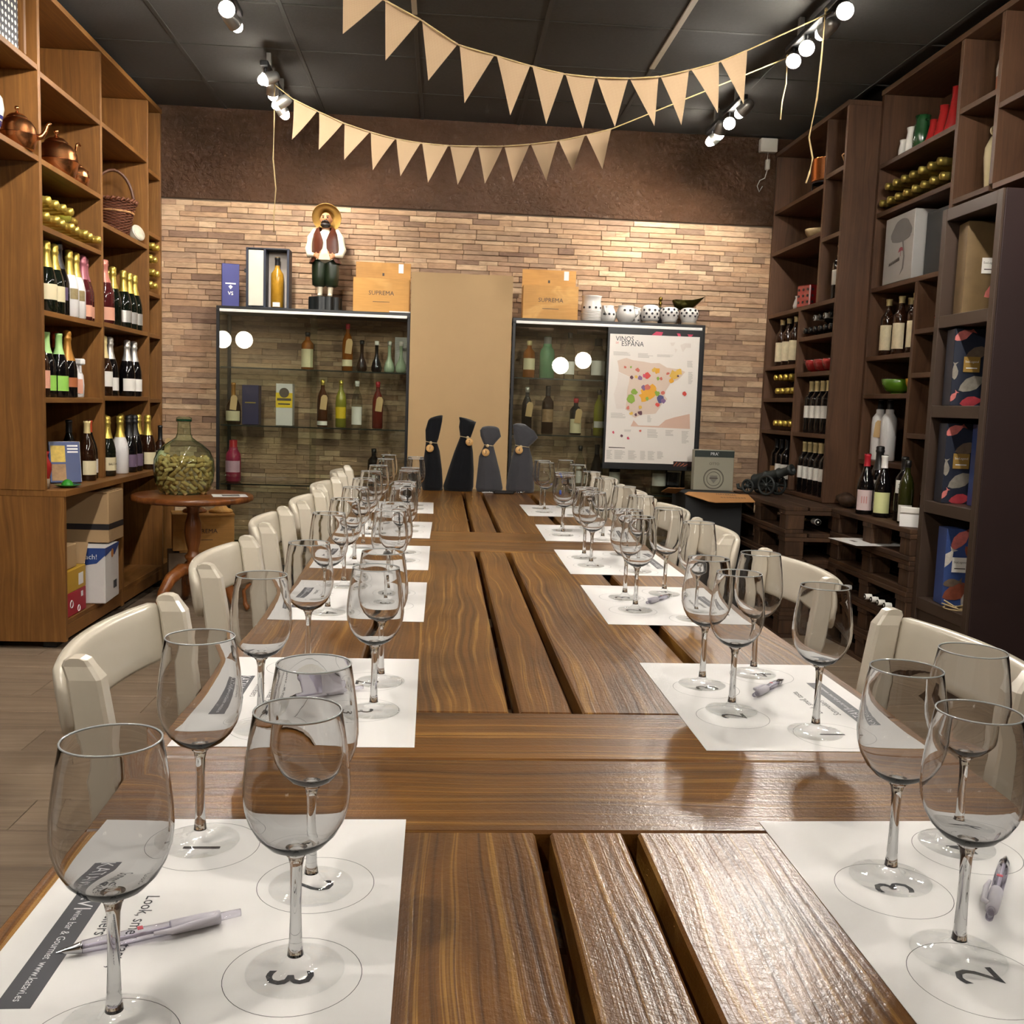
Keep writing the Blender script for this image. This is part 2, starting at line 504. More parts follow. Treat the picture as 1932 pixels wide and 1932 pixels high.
for x in xs:
    if XL < x < XR:
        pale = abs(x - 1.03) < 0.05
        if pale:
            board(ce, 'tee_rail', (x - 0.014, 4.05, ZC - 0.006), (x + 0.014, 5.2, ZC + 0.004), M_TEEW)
            board(ce, 'tee_rail', (x - 0.011, YF, ZC - 0.004), (x + 0.011, 4.05, ZC + 0.004), M_TEE)
            board(ce, 'tee_rail', (x - 0.011, 5.2, ZC - 0.004), (x + 0.011, YB, ZC + 0.004), M_TEE)
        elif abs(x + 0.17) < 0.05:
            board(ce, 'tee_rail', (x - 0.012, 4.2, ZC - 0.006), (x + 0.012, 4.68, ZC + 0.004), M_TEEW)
            board(ce, 'tee_rail', (x - 0.011, YF, ZC - 0.004), (x + 0.011, 4.2, ZC + 0.004), M_TEE)
            board(ce, 'tee_rail', (x - 0.011, 4.68, ZC - 0.004), (x + 0.011, YB, ZC + 0.004), M_TEE)
        else:
            board(ce, 'tee_rail', (x - 0.011, YF, ZC - 0.004), (x + 0.011, YB, ZC + 0.004), M_TEE)
for y in ys:
    if YF < y < YB: board(ce, 'cross_tee', (XL, y - 0.006, ZC - 0.002), (XR, y + 0.006, ZC + 0.004), M_TEE)

M_PAINT = plain('dark_wall_paint', '4a3527', 0.8)
M_RPAINT = plain('deep_brown_paint', '2a1a14', 0.8)  # one even dark brown for the wall behind the walnut shelving
struct('wall_left', MB().box((XE, YS, 0), (XL, YB, ZC + 0.1)), M_PAINT, 'brown painted side wall behind the oak shelving')
struct('wall_right', MB().box((XR, YF, 0), (XR + 0.1, YB, ZC + 0.1)), M_RPAINT, 'dark brown side wall behind the walnut shelving')
struct('wall_entrance', MB().box((XE - 0.1, YF, 0), (XE, YS, ZC + 0.1)), plain('entrance_wall_paint', 'a58f74', 0.8), 'plain wall of the wider part of the room')
struct('wall_front', MB().box((XE, YF - 0.1, 0), (XR, YF, ZC + 0.1)), plain('cream_wall_paint', 'b7a084', 0.8), 'plain wall behind the camera')
wb = struct('wall_back', MB().box((XL, YB, 0), (XR, YB + 0.1, ZC + 0.1)), P('mortar', '6b5a4a', 0.9), 'far wall with stone veneer below dark glittery plaster')

# glossy rough-trowelled plaster band
t = NT('trowelled_plaster'); v = t.coords(rand=False)
n1 = t.noise(v, 26, 8, 0.7, 1.2); n2 = t.noise(v, 3, 3)
vo = t.new('TexVoronoi', feature='SMOOTH_F1'); vo.inputs['Scale'].default_value = 34; t.l(v, vo.inputs['Vector'])
h = t.math('ADD', n1, t.math('MULTIPLY', vo.outputs['Distance'], 0.6))
c = t.mix(n2, lin('46301f'), lin('6a4a36'))
M_PLASTER = t.done(t.bsdf(c, 0.26, 0, 0.8, normal=t.bump(h, 1.0, 0.03)))
ob('plaster_band', MB().box((XL, YB - 0.012, 2.375), (XR, YB, ZC)), M_PLASTER, wb)

# stone veneer: each stone its own block
t = NT('veneer_stone'); v = t.coords(rand=True)
geo = t.new('NewGeometry'); oi = t.new('ObjectInfo')
rnd = t.math('FRACT', t.math('ADD', geo.outputs['Random Per Island'], oi.outputs['Random']))
base = t.ramp(rnd, [(0.0, lin('8a6f5c')), (0.2, lin('c6a684')), (0.42, lin('ad8a6c')), (0.6, lin('d3b695')), (0.78, lin('9c8069')), (0.9, lin('b9987b')), (1.0, lin('7c6150'))])
mp = t.new('Mapping'); mp.inputs['Scale'].default_value = (1, 1, 3.2); t.l(v, mp.inputs[0])
nz = t.noise(mp.outputs[0], 13, 8, 0.65, 0.8)
c = t.mix(1.0, base, t.ramp(nz, [(0.28, (0.62, 0.58, 0.55, 1)), (0.55, (1, 1, 1, 1)), (0.8, (1.12, 1.08, 1.03, 1))]), 'MULTIPLY')
M_STONE = t.done(t.bsdf(c, 0.7, 0, 0.3, normal=t.bump(t.noise(mp.outputs[0], 60, 6, 0.7), 0.5, 0.004)))
rs = random.Random(5)
stones = []
z = 0.0
while z < 2.372:
    hgt = min(rs.choice([0.026, 0.032, 0.036, 0.04]), 2.375 - z)
    if hgt < 0.012: break
    x = -2.0 - rs.random() * 0.2
    while x < 2.35:
        L = rs.choice([0.09, 0.13, 0.17, 0.21, 0.26]) * rs.uniform(0.85, 1.15)
        stones.append((x, x + L, z, z + hgt, rs.uniform(0.006, 0.016)))
        x += L
    z += hgt
cand = [i for i, s in enumerate(stones) if s[2] > 1.72 and -1.76 < s[0] and s[1] < 2.08]
cand.sort(key=lambda i: -(stones[i][1] - stones[i][0]) * (stones[i][3] - stones[i][2]))
single = set(cand[:300])
rest = MB()
for i, (x0, x1, z0, z1, d) in enumerate(stones):
    g = 0.0009
    if i in single:
        cx, cz = (x0 + x1) / 2, (z0 + z1) / 2
        ob('stone', MB().cbox((x0 + g - cx, YB - d, z0 + g - cz), (x1 - g - cx, YB, z1 - g - cz), 0.0025), M_STONE, wb, (cx, 0, cz))
    else:
        rest.box((x0 + g, YB - d, z0 + g), (x1 - g, YB, z1 - g))
tag(ob('stone_veneer', rest, M_STONE, wb), kind='stuff')

# ------------------------------------------------------------------ three long tables in a row
def long_table(y0, y1, label, b0=0.19, b1=0.21):
    t = thing('long_table', label, 'table', (0.16, (y0 + y1) / 2, 0), 0, 'long wooden tables set end to end')
    h = (y1 - y0) / 2
    for (x0, x1) in ((-0.5, -0.281), (-0.266, -0.056), (-0.041, 0.033), (0.048, 0.262), (0.284, 0.5)):
        board(t, 'plank', (x0, -h + b0 + 0.001, 0.705), (x1, h - b1 - 0.001, 0.75), W_['tableY'], 0.003)
    board(t, 'end_board', (-0.5, -h + 0.001, 0.705), (0.5, -h + b0, 0.75), W_['tableX'], 0.003)
    board(t, 'end_board', (-0.5, h - b1, 0.705), (0.5, h - 0.001, 0.75), W_['tableX'], 0.003)
    for s in (-1, 1):
        board(t, 'apron', (s * 0.44 - 0.016, -h + 0.08, 0.60), (s * 0.44 + 0.016, h - 0.08, 0.705), W_['tableY'])
        board(t, 'apron', (-0.424, s * (h - 0.08) - 0.016, 0.60), (0.424, s * (h - 0.08) + 0.016, 0.705), W_['tableX'])
        for q in (-1, 1):
            board(t, 'leg', (s * 0.052 - 0.04, q * (h - 0.3) - 0.04, 0.0), (s * 0.052 + 0.04, q * (h - 0.3) + 0.04, 0.705), W_['tableZ'], 0.004)
    board(t, 'bearer', (-0.42, -0.04, 0.66), (0.42, 0.04, 0.705), W_['tableX'])
    return t

long_table(-0.72, 1.14, 'varnished brown plank table closest to the camera', 0.2, 0.2)
long_table(1.14, 3.02, 'varnished brown plank table in the middle of the row of three', 0.18, 0.21)
long_table(3.02, 4.88, 'varnished brown plank table with the dark bottle bags at its end', 0.22, 0.18)
TT = 0.75

# ------------------------------------------------------------------ chairs
M_CHAIR = plain('cream_lacquer', 'd8cfbd', 0.28, 0, 0.5, 0.03, 3, coat=0.3)
def make_chair():
    t = thing('dining_chair', '', 'chair', (0, 0, 0), 0, 'cream lacquered chairs along the tables')
    def xb(z): return -0.05 * max(0, (z - 0.42) / 0.44) ** 1.3 - 0.06 * max(0, (0.42 - z) / 0.42) ** 1.4
    for s in (-1, 1):
        rings = []
        prof = [(0.0, 0.034), (0.2, 0.038), (0.42, 0.044), (0.55, 0.043), (0.7, 0.041), (0.8, 0.040), (0.85, 0.038), (0.865, 0.034), (0.872, 0.026), (0.8745, 0.012)]
        for z, d in prof:
            x = xb(z)
            y = s * (0.172 + 0.012 * (z / 0.86))
            ty = 0.0145 if z < 0.86 else 0.011
            x2 = x - (0.006 if z > 0.85 else 0)
            c = 0.004 if z < 0.86 else d * 0.12
            hx = d / 2
            rings.append([(x2 - hx + c, y - ty, z), (x2 + hx - c, y - ty, z), (x2 + hx, y - ty + c, z), (x2 + hx, y + ty - c, z), (x2 + hx - c, y + ty, z), (x2 - hx + c, y + ty, z), (x2 - hx, y + ty - c, z), (x2 - hx, y - ty + c, z)])
        ob('back_post', MB().loft(rings, 0, True, None, False), M_CHAIR, t)
    def rail(z0, z1, half, bow, th, off, round_=True):
        n = 20; rings = []
        for i in range(n + 1):
            y = -half + 2 * half * i / n
            e = 1.0 if 0 < i < n else 0.55
            b = -bow * (1 - (y / half) ** 2)
            zc = (z0 + z1) / 2; hz = (z1 - z0) / 2 * (e if round_ else 1)
            rg = []
            for a in range(12):
                u = 2 * PI * a / 12 + PI / 12
                sx = math.copysign(abs(math.cos(u)) ** 0.45, math.cos(u)) * th / 2
                sz = math.copysign(abs(math.sin(u)) ** 0.45, math.sin(u)) * hz
                rg.append((xb(zc + sz) + off + b + sx * e, y, zc + sz))
            rings.append(rg)
        return MB().loft(rings, 0, True)
    ob('top_rail', rail(0.775, 0.862, 0.197, 0.034, 0.022, -0.024), M_CHAIR, t)
    ob('back_slat', rail(0.62, 0.665, 0.168, 0.014, 0.016, 0.0, False), M_CHAIR, t)
    ob('back_slat', rail(0.52, 0.56, 0.168, 0.014, 0.016, 0.0, False), M_CHAIR, t)
    ob('seat', MB().cbox((-0.01, -0.2, 0.43), (0.40, 0.2, 0.455), 0.01), M_CHAIR, t)
    for s in (-1, 1):
        ob('front_leg', MB().loft([[(0.37 - q * d, s * 0.165 - d, z) if False else (0.37 + ax * d, s * 0.165 + ay * d, z) for ax, ay in ((-1, -1), (1, -1), (1, 1), (-1, 1))] for z, d, q in ((0, 0.013, 0), (0.43, 0.019, 0))], 0, True, None, False), M_CHAIR, t)
        ob('stretcher', MB().tube([(-0.01, s * 0.17, 0.22), (0.37, s * 0.165, 0.22)], 0.011, 8), M_CHAIR, t)
    ob('seat_rail', MB().cbox((0.0, -0.17, 0.38), (0.38, 0.17, 0.43), 0.004), M_CHAIR, t)
    return t

ch = make_chair(); chT = tree_of(ch)
LC = [1.305, 1.955, 2.555, 3.09, 3.66, 4.36]
RC = [1.30, 1.95, 2.55, 3.12, 3.70, 4.36]
for i, y in enumerate(LC):
    lb = 'cream lacquered chair on the demijohn side, %s counting from the camera' % ORD[i]
    if i == 0:
        ch.location = (-0.347, y, 0); ch['label'] = lb
    else:
        dup(chT, (-0.347 - 0.01 * (i % 3), y, 0), (-0.05, 0.0, 0.04, 0.0, -0.03, 0.02)[i], lb)
for i, y in enumerate(RC):
    dup(chT, (0.667 + 0.008 * (i % 2), y, 0), PI + (0.02, 0.0, -0.05, 0.03, 0, 0)[i], 'cream lacquered chair on the pallet side, %s counting from the camera' % ORD[i])

# ------------------------------------------------------------------ placemats
M_PAPER = plain('white_paper', 'e9e7e4', 0.55, 0, 0.3, 0.015, 8)
M_INK = plain('black_ink', '2a2b30', 0.6)
M_BAND = plain('printed_band', '45464c', 0.5)
M_WHITEINK = plain('white_print', 'e4e4e6', 0.6)
CIR = {1: (-0.039, 0.15), 2: (0.074, 0.075), 3: (0.074, -0.063), 4: (-0.039, -0.14)}
def make_mat():
    t = thing('placemat', '', 'placemat', (0, 0, TT), 0, 'printed paper tasting mats')
    ob('sheet', MB().box((-0.1495, -0.21, 0.0003), (0.1485, 0.21, 0.0008)), M_PAPER, t)
    b = ob('printed_band', MB().box((-0.124, -0.10, 0.0008), (-0.099, 0.10, 0.0010)), M_BAND, t)
    R_ = (0, 0, -PI / 2)
    text('KATAVI', 0.020, M_WHITEINK, b, (-0.1115, 0.066, 0.0012), R_)
    text('wine bar & Gourmet', 0.0092, M_WHITEINK, b, (-0.1115, -0.004, 0.0012), R_, stretch=0.92)
    text('www.katavi.es', 0.0092, M_WHITEINK, b, (-0.1115, -0.068, 0.0012), R_, stretch=0.92)
    text('Look, smell, taste,', 0.0155, M_INK, t, (-0.060, 0.002, 0.0010), R_, stretch=0.95)
    text('Sommeliers', 0.0155, M_INK, t, (-0.084, 0.028, 0.0010), R_, stretch=0.95)
    for k, (x, y) in CIR.items():
        ob('printed_circle', MB().lathe([(0.0503, 0.0009), (0.0508, 0.0009)], 48), M_INK, t, (x, y, 0))
        text(str(k), 0.050, M_INK, t, (x - 0.004, y - 0.004, 0.0010), R_, 'numeral')
    return t

mt = make_mat(); mtT = tree_of(mt)
MY = [0.545, 1.175, 1.882, 2.462, 3.065, 3.755]
MATS = []
for side, sx, rz, sl in ((0, -0.1735, 0.0, 'demijohn side'), (1, 0.491, PI, 'pallet side')):
    for i, y in enumerate(MY):
        lb = 'white printed tasting mat on the %s, %s counting from the camera' % (sl, ORD[i])
        a = rz + random.uniform(-0.012, 0.012)
        p = (sx + random.uniform(-0.002, 0.002), y + 0.21 + (random.uniform(-0.01, 0.01) if i > 1 else 0), TT)
        if side == 0 and i == 0:
            mt.location = p; mt.rotation_euler = (0, 0, 0.004); mt['label'] = lb; a = 0.004
        else: dup(mtT, p, a, lb)
        MATS.append((side, i, p, a))

# ------------------------------------------------------------------ wine glasses
M_GLASS = real_glass('clear_glass', (1.0, 1.0, 1.0), 1.34)
M_RIM = plain('rim_glass', 'c2c6c6', 0.08, 0, 1.0, 0.02)  # opaque pale grey: the light a glass rim catches, put into the colour
M_STEMG = real_glass('solid_stem_glass', (0.995, 1.0, 1.0), 1.42)
M_THIN = thin_glass('thin_clear_glass', (1.0, 1.0, 1.0), (0.93, 0.95, 0.95), gloss=0.5)
BOWL = [(0.0045, 0.0925), (0.012, 0.0945), (0.021, 0.0995), (0.029, 0.108), (0.0345, 0.118), (0.0377, 0.1285), (0.0388, 0.139), (0.0382, 0.152), (0.0364, 0.168), (0.0341, 0.184), (0.0318, 0.1985)]
def make_glass():
    t = thing('wine_glass', '', 'wine glass', (0, 0, 0), 0, 'empty stemmed tasting glasses')
    inner = [(max(r - 0.0011, 0.0), z + (0.0035 if i < 2 else 0.0012 if i < 4 else 0.0)) for i, (r, z) in enumerate(BOWL)]
    inner[0] = (0.0, 0.0965)
    rim = [(BOWL[-1][0] - 0.0001, 0.1993), (BOWL[-1][0] - 0.0006, 0.1997), (BOWL[-1][0] - 0.0010, 0.1993)]
    prof = [(0.0, 0.0925)] + BOWL + rim + inner[::-1]
    ob('bowl', MB().lathe(prof, 40), M_GLASS, t)
    ob('rim', MB().ring(0.0313, 0.00075, 40, 6, 0, Matrix.Translation((0, 0, 0.1995))), M_RIM, t)
    stem = [(0.0, 0.0128), (0.0060, 0.013), (0.0048, 0.024), (0.0041, 0.045), (0.0040, 0.065), (0.0045, 0.082), (0.0062, 0.0895), (0.0085, 0.0922), (0.0, 0.0924)]
    ob('stem', MB().lathe(stem, 20), M_STEMG, t)
    foot = [(0.0, 0.0), (0.0350, 0.0), (0.0364, 0.0008), (0.0364, 0.0016), (0.0345, 0.0023), (0.022, 0.0034), (0.0140, 0.0048), (0.0092, 0.0078), (0.0062, 0.0125), (0.0, 0.0127)]
    ob('foot', MB().lathe(foot, 40), M_THIN, t)
    return t

gl = make_glass(); glT = tree_of(gl)
EXACT = {(0, 0, 4): (-0.208, 0.632), (0, 0, 1): (-0.219, 0.913), (0, 0, 2): (-0.103, 0.825), (0, 0, 3): (-0.098, 0.697),
         (0, 1, 4): (-0.222, 1.243), (0, 1, 1): (-0.201, 1.533), (0, 1, 3): (-0.083, 1.318), (0, 1, 2): (-0.082, 1.460),
         (1, 1, 3): (0.416, 1.468), (1, 1, 2): (0.424, 1.338), (1, 1, 1): (0.512, 1.247), (1, 1, 4): (0.519, 1.534),
         (1, 0, 3): (0.425, 0.838), (1, 0, 2): (0.422, 0.712), (1, 0, 4): (0.527, 0.909), (1, 0, 1): (0.536, 0.60),
         (1, 2, 3): (0.422, 2.155), (1, 2, 2): (0.420, 2.023), (1, 2, 4): (0.525, 2.21), (1, 2, 1): (0.526, 1.945)}
first = True
for side, i, p, a in MATS:
    for k, (cx, cyy) in CIR.items():
        x = p[0] + cx * math.cos(a) - cyy * math.sin(a) + random.uniform(-0.006, 0.006)
        y = p[1] + cx * math.sin(a) + cyy * math.cos(a) + random.uniform(-0.008, 0.008)
        if (side, i, k) in EXACT: x, y = EXACT[(side, i, k)]
        lb = 'empty wine glass on circle %s of the %s tasting mat from camera, %s' % (('one', 'two', 'three', 'four')[k - 1], ORD[i], ('demijohn side', 'pallet side')[side])
        if first:
            gl.location = (x, y, TT + 0.0011); gl['label'] = lb; first = False
        else: dup(glT, (x, y, TT + 0.0011), random.uniform(0, 6), lb)

# ------------------------------------------------------------------ pens
M_PEN = thin_glass('clear_pen_plastic', (0.86, 0.85, 0.9), (0.5, 0.48, 0.55))
M_PENW = plain('pearl_pen_plastic', 'd9d5de', 0.3)
M_PENR = plain('red_pen_print', 'c04050', 0.5)
M_CHROME = plain('chrome', 'c8c8ca', 0.18, 1.0)
def pen(a, b, label):
    a = Vector(a); b = Vector(b); L = (b - a).length; ang = math.atan2(b.y - a.y, b.x - a.x)
    t = thing('ballpoint_pen', label, 'pen', (a.x, a.y, TT + 0.0065), ang, 'clear pens on the mats')
    R = Matrix.Rotation(PI / 2, 4, 'Y')
    ob('tip', MB().lathe([(0.0006, 0.0), (0.0022, 0.006), (0.0042, 0.016), (0.0045, 0.018), (0.0, 0.018)], 14, 0, R), M_CHROME, t)
    ob('barrel', MB().lathe([(0.0, 0.018), (0.0047, 0.018), (0.0055, 0.035), (0.0052, L * 0.62), (0.0, L * 0.62)], 14, 0, R), M_PEN, t)
    ob('refill', MB().lathe([(0.0, 0.014), (0.0016, 0.016), (0.0016, L * 0.8), (0.0, L * 0.8)], 8, 0, R), M_PENW, t)
    ob('upper_barrel', MB().lathe([(0.0, L * 0.6), (0.0056, L * 0.6), (0.0058, L * 0.75), (0.0052, L * 0.88), (0.0, L * 0.88)], 14, 0, R), M_PENW, t)
    ob('button', MB().lathe([(0.0, L * 0.87), (0.0032, L * 0.87), (0.0032, L), (0.0, L)], 12, 0, R), M_PEN, t)
    ob('clip', MB().tube([(L * 0.86, -0.003, 0.004), (L * 0.84, -0.007, 0.004), (L * 0.6, -0.0085, 0.002), (L * 0.5, -0.007, 0.002)], [0.0022, 0.0026, 0.0024, 0.0014], 8), M_PENW, t)
    ob('print', MB().box((L * 0.42, -0.0025, 0.0052), (L * 0.45, 0.0025, 0.0056)), M_PENR, t)

pen((-0.277, 0.714), (-0.153, 0.772), 'clear ballpoint pen on the nearest tasting mat, demijohn side')
pen((-0.215, 1.352), (-0.105, 1.412), 'clear ballpoint pen on second tasting mat from the camera, demijohn side')
pen((0.552, 1.484), (0.476, 1.397), 'clear ballpoint pen on second tasting mat from the camera, pallet side')
pen((0.557, 0.872), (0.474, 0.758), 'clear ballpoint pen on the nearest tasting mat, pallet side')
pen((0.535, 2.178), (0.457, 2.079), 'clear ballpoint pen on third tasting mat from the camera, pallet side')

# ------------------------------------------------------------------ shelving helpers
class Unit:
    def __init__(s, name, label, cat, loc, group=None):
        s.t = thing(name, label, cat, loc, 0, group); s.o = Vector(loc)

    def b(s, name, a, b, mat, c=0.0015, parent=None):
        return board(parent or s.t, name, Vector(a) - s.o, Vector(b) - s.o, mat, c)


TH = 0.024
# oak shelving along the demijohn wall
OX0, OX = -2.10, -1.753
u = Unit('display_shelving', 'tall honey-brown wooden shelving full of sparkling wine and copperware', 'shelving', (-1.93, 5.4, 0.725))
for y, z0 in ((3.72, 2.14), (4.50, 0.725), (5.27, 0.725), (6.065, 0.725), (6.325, 0.725)):
    u.b('upright', (OX0, y - 0.013, z0), (OX, y + 0.013, 2.86), W_['oakZ'])
u.b('upright', (OX0, 4.352, 2.545), (OX, 4.374, 2.86), W_['oakZ'])
u.b('top_board', (OX0, 3.70, 2.862), (OX + 0.004, 6.345, 2.889), W_['oakY'])
SH = [(3.733, 4.487, (2.545, 2.167)), (4.513, 5.257, (2.527, 2.164, 1.885, 1.52, 1.137)), (5.283, 6.052, (2.53, 2.035, 1.53, 1.148)), (6.078, 6.312, (2.485, 2.125, 1.775, 1.528, 1.138))]
for y0, y1, zs in SH:
    for z in zs: u.b('shelf', (OX0, y0, z - TH), (OX - 0.002, y1, z), W_['oakY'])
for y0, y1, z0 in ((3.733, 4.487, 2.14), (4.513, 5.257, 0.725), (5.283, 6.052, 0.725), (6.078, 6.312, 0.725)):
    u.b('back_panel', (OX0 - 0.012, y0, z0), (OX0, y1, 2.86), W_['oakZ'])
u = Unit('base_cabinet', 'low open wooden cabinet with boxes stored inside below the shelving', 'cabinet', (-1.88, 5.4, 0))
BX = -1.674
u.b('worktop', (OX0, 4.49, 0.697), (BX + 0.008, 6.33, 0.725), W_['oakY'])
for y in (4.505, 5.30, 6.05, 6.315): u.b('side_panel', (OX0, y - 0.014, 0.035), (BX, y + 0.014, 0.697), W_['oakZ'])
for y0, y1 in ((4.519, 5.286), (5.314, 6.036), (6.064, 6.301)):
    u.b('bottom_board', (OX0, y0, 0.108), (BX - 0.004, y1, 0.132), W_['oakY'])
    u.b('front_strip', (BX - 0.026, y0, 0.045), (BX - 0.004, y1, 0.108), W_['oakY'])
    u.b('back_panel', (OX0 - 0.012, y0, 0.035), (OX0, y1, 0.697), W_['oakZ'])
for y in (4.56, 5.3, 6.1):
    for x in (-2.02, -1.76): u.b('foot', (x - 0.03, y - 0.03, 0), (x + 0.03, y + 0.03, 0.035), M_BLKMETAL)

# walnut shelving on the opposite wall: far unit, near unit, black unit
x1 = 2.087
u = Unit('display_shelving', 'dark walnut shelving unit beside the stone wall, with the copper pot', 'shelving', (2.26, 5.77, 0.70))
for y, z0, z1 in ((6.325, 0.70, 2.80), (5.217, 0.70, 2.80), (5.485, 1.807, 2.80), (5.748, 0.725, 1.783)):
    u.b('upright', (x1, y - 0.013, z0), (2.46, y + 0.013, z1), W_['walnutZ'])
u.b('top_board', (x1 - 0.004, 5.205, 2.80), (2.46, 6.34, 2.826), W_['walnutY'])
u.b('bottom_board', (x1 + 0.002, 5.23, 0.70), (2.46, 6.312, 0.722), W_['walnutY'])
for y0, y1, z in ((5.498, 6.312, 2.46), (5.498, 6.312, 2.20), (5.23, 5.472, 2.50), (5.23, 5.472, 2.158), (5.23, 6.312, 1.807), (5.761, 6.312, 1.475), (5.761, 6.312, 1.274),
                  (5.761, 6.312, 1.073), (5.23, 5.735, 1.625), (5.23, 5.735, 1.42), (5.23, 5.735, 1.073)):
    u.b('shelf', (x1 + 0.002, y0, z - TH), (2.46, y1, z), W_['walnutY'])
for y0, y1, z0, z1 in ((5.23, 5.472, 1.807, 2.80), (5.498, 6.312, 1.807, 2.80), (5.23, 5.735, 0.70, 1.783), (5.761, 6.312, 0.70, 1.783)):
    u.b('back_panel', (2.46, y0, z0), (2.472, y1, z1), W_['walnutZ'])
x2 = 2.26
u = Unit('display_shelving', 'dark walnut shelving unit behind the row of wine bottles', 'shelving', (2.42, 4.55, 0.70))
for y, z0, z1 in ((5.187, 0.72, 2.85), (4.395, 1.856, 2.85), (4.075, 2.16, 2.85), (4.662, 0.72, 1.832), (4.44, 0.72, 1.832), (3.6, 2.16, 2.85)):
    u.b('upright', (x2, y - 0.014, z0), (2.58, y + 0.014, z1), W_['walnutZ'])
u.b('top_board', (x2 - 0.004, 3.58, 2.85), (2.58, 5.202, 2.876), W_['walnutY'])
for y0, y1, z in ((4.409, 5.175, 2.495), (4.409, 5.175, 2.243), (4.409, 5.175, 1.856), (4.676, 5.175, 1.496), (4.676, 5.175, 1.297), (4.676, 5.175, 0.948), (4.454, 4.648, 1.602),
                  (4.454, 4.648, 1.394), (4.454, 4.648, 1.103), (4.089, 4.381, 2.55), (4.089, 4.381, 2.16), (3.614, 4.061, 2.485), (3.614, 4.061, 2.16)):
    u.b('shelf', (x2 + 0.002, y0, z - TH), (2.58, y1, z), W_['walnutY'])
u.b('base_board', (x2 + 0.002, 4.43, 0.70), (2.58, 5.2, 0.72), W_['walnutY'])
u.b('back_panel', (2.58, 4.43, 0.70), (2.592, 5.2, 2.85), W_['walnutZ'])
u.b('back_panel', (2.58, 3.6, 2.14), (2.592, 4.43, 2.85), W_['walnutZ'])
x3 = 2.07
M_WENGE = plain('wenge_laminate', '3f3026', 0.5, var=0.1)
M_WENGED = plain('oxblood_laminate', '241210', 0.6, var=0.1)
u = Unit('display_shelving', 'narrow black-brown shelving unit with fish-patterned gift boxes', 'shelving', (2.25, 3.86, 0))
for y in (4.065, 3.655): u.b('upright', (x3, y - 0.018, 0), (2.42, y + 0.018, 2.045), M_WENGE)
u.b('side_cladding', (x3 + 0.01, 3.630, 0), (2.58, 3.637, 2.045), M_WENGED)
for z in (2.045, 1.605, 1.233, 0.83, 0.41): u.b('shelf', (x3 + 0.001, 3.674, z - 0.05), (2.42, 4.046, z), M_WENGE)
u.b('plinth_panel', (x3 + 0.012, 3.674, 0), (x3 + 0.03, 4.046, 0.36), M_WENGE)
u.b('back_panel', (2.42, 3.64, 0), (2.43, 4.08, 2.045), M_WENGED)

# ------------------------------------------------------------------ pallets
def pallet(name_label, x0, x1, y0, y1, z0, n_front):
    u = Unit('pallet', name_label, 'pallet', ((x0 + x1) / 2, (y0 + y1) / 2, z0), 'dark stained pallets stacked below the shelving')
    u.b('bottom_board', (x0, y0, z0), (x0 + 0.10, y1, z0 + 0.02), W_['palletY'])
    u.b('bottom_board', (x1 - 0.10, y0, z0), (x1, y1, z0 + 0.02), W_['palletY'])
    ys = [y0 + (y1 - y0 - 0.1) * i / (n_front - 1) for i in range(n_front)]
    for y in ys:
        for x in (x0 + 0.004, (x0 + x1) / 2 - 0.05, x1 - 0.104):
            u.b('block', (x, y + 0.002, z0 + 0.02), (x + 0.1, y + 0.098, z0 + 0.096), W_['palletZ'], 0.003)
        u.b('cross_board', (x0, y, z0 + 0.096), (x1, y + 0.1, z0 + 0.117), W_['palletX'])
    w = (x1 - x0 - 0.04) / 5
    for i in range(5):
        u.b('deck_board', (x0 + i * (w + 0.01), y0, z0 + 0.117), (x0 + i * (w + 0.01) + w, y1, z0 + 0.139), W_['palletY'], 0.003)
    return u

for k in range(5):
    pallet('dark pallet under the row of wine bottles, %s from the floor' % ORD[k], 2.04 + 0.004 * (k % 2), 2.56, 4.085, 4.955, 0.1395 * k, 3)
    pallet('dark pallet under the toy cannon, %s from the floor' % ORD[k], 1.80 + 0.004 * (k % 2), 2.44, 4.965, 5.90, 0.1395 * k, 3)

# ------------------------------------------------------------------ bottles
def clip(prof, z0, z1, off):
    out = []
    for (r0, a), (r1, b) in zip(prof, prof[1:]):
        if b <= z0 or a >= z1: continue
        def at(z): return r0 + (r1 - r0) * ((z - a) / (b - a) if b > a else 0)
        if a < z0: out.append((at(z0) + off, z0))
        elif not out: out.append((r0 + off, a))
        out.append((at(min(b, z1)) + off, min(b, z1)))
    return out

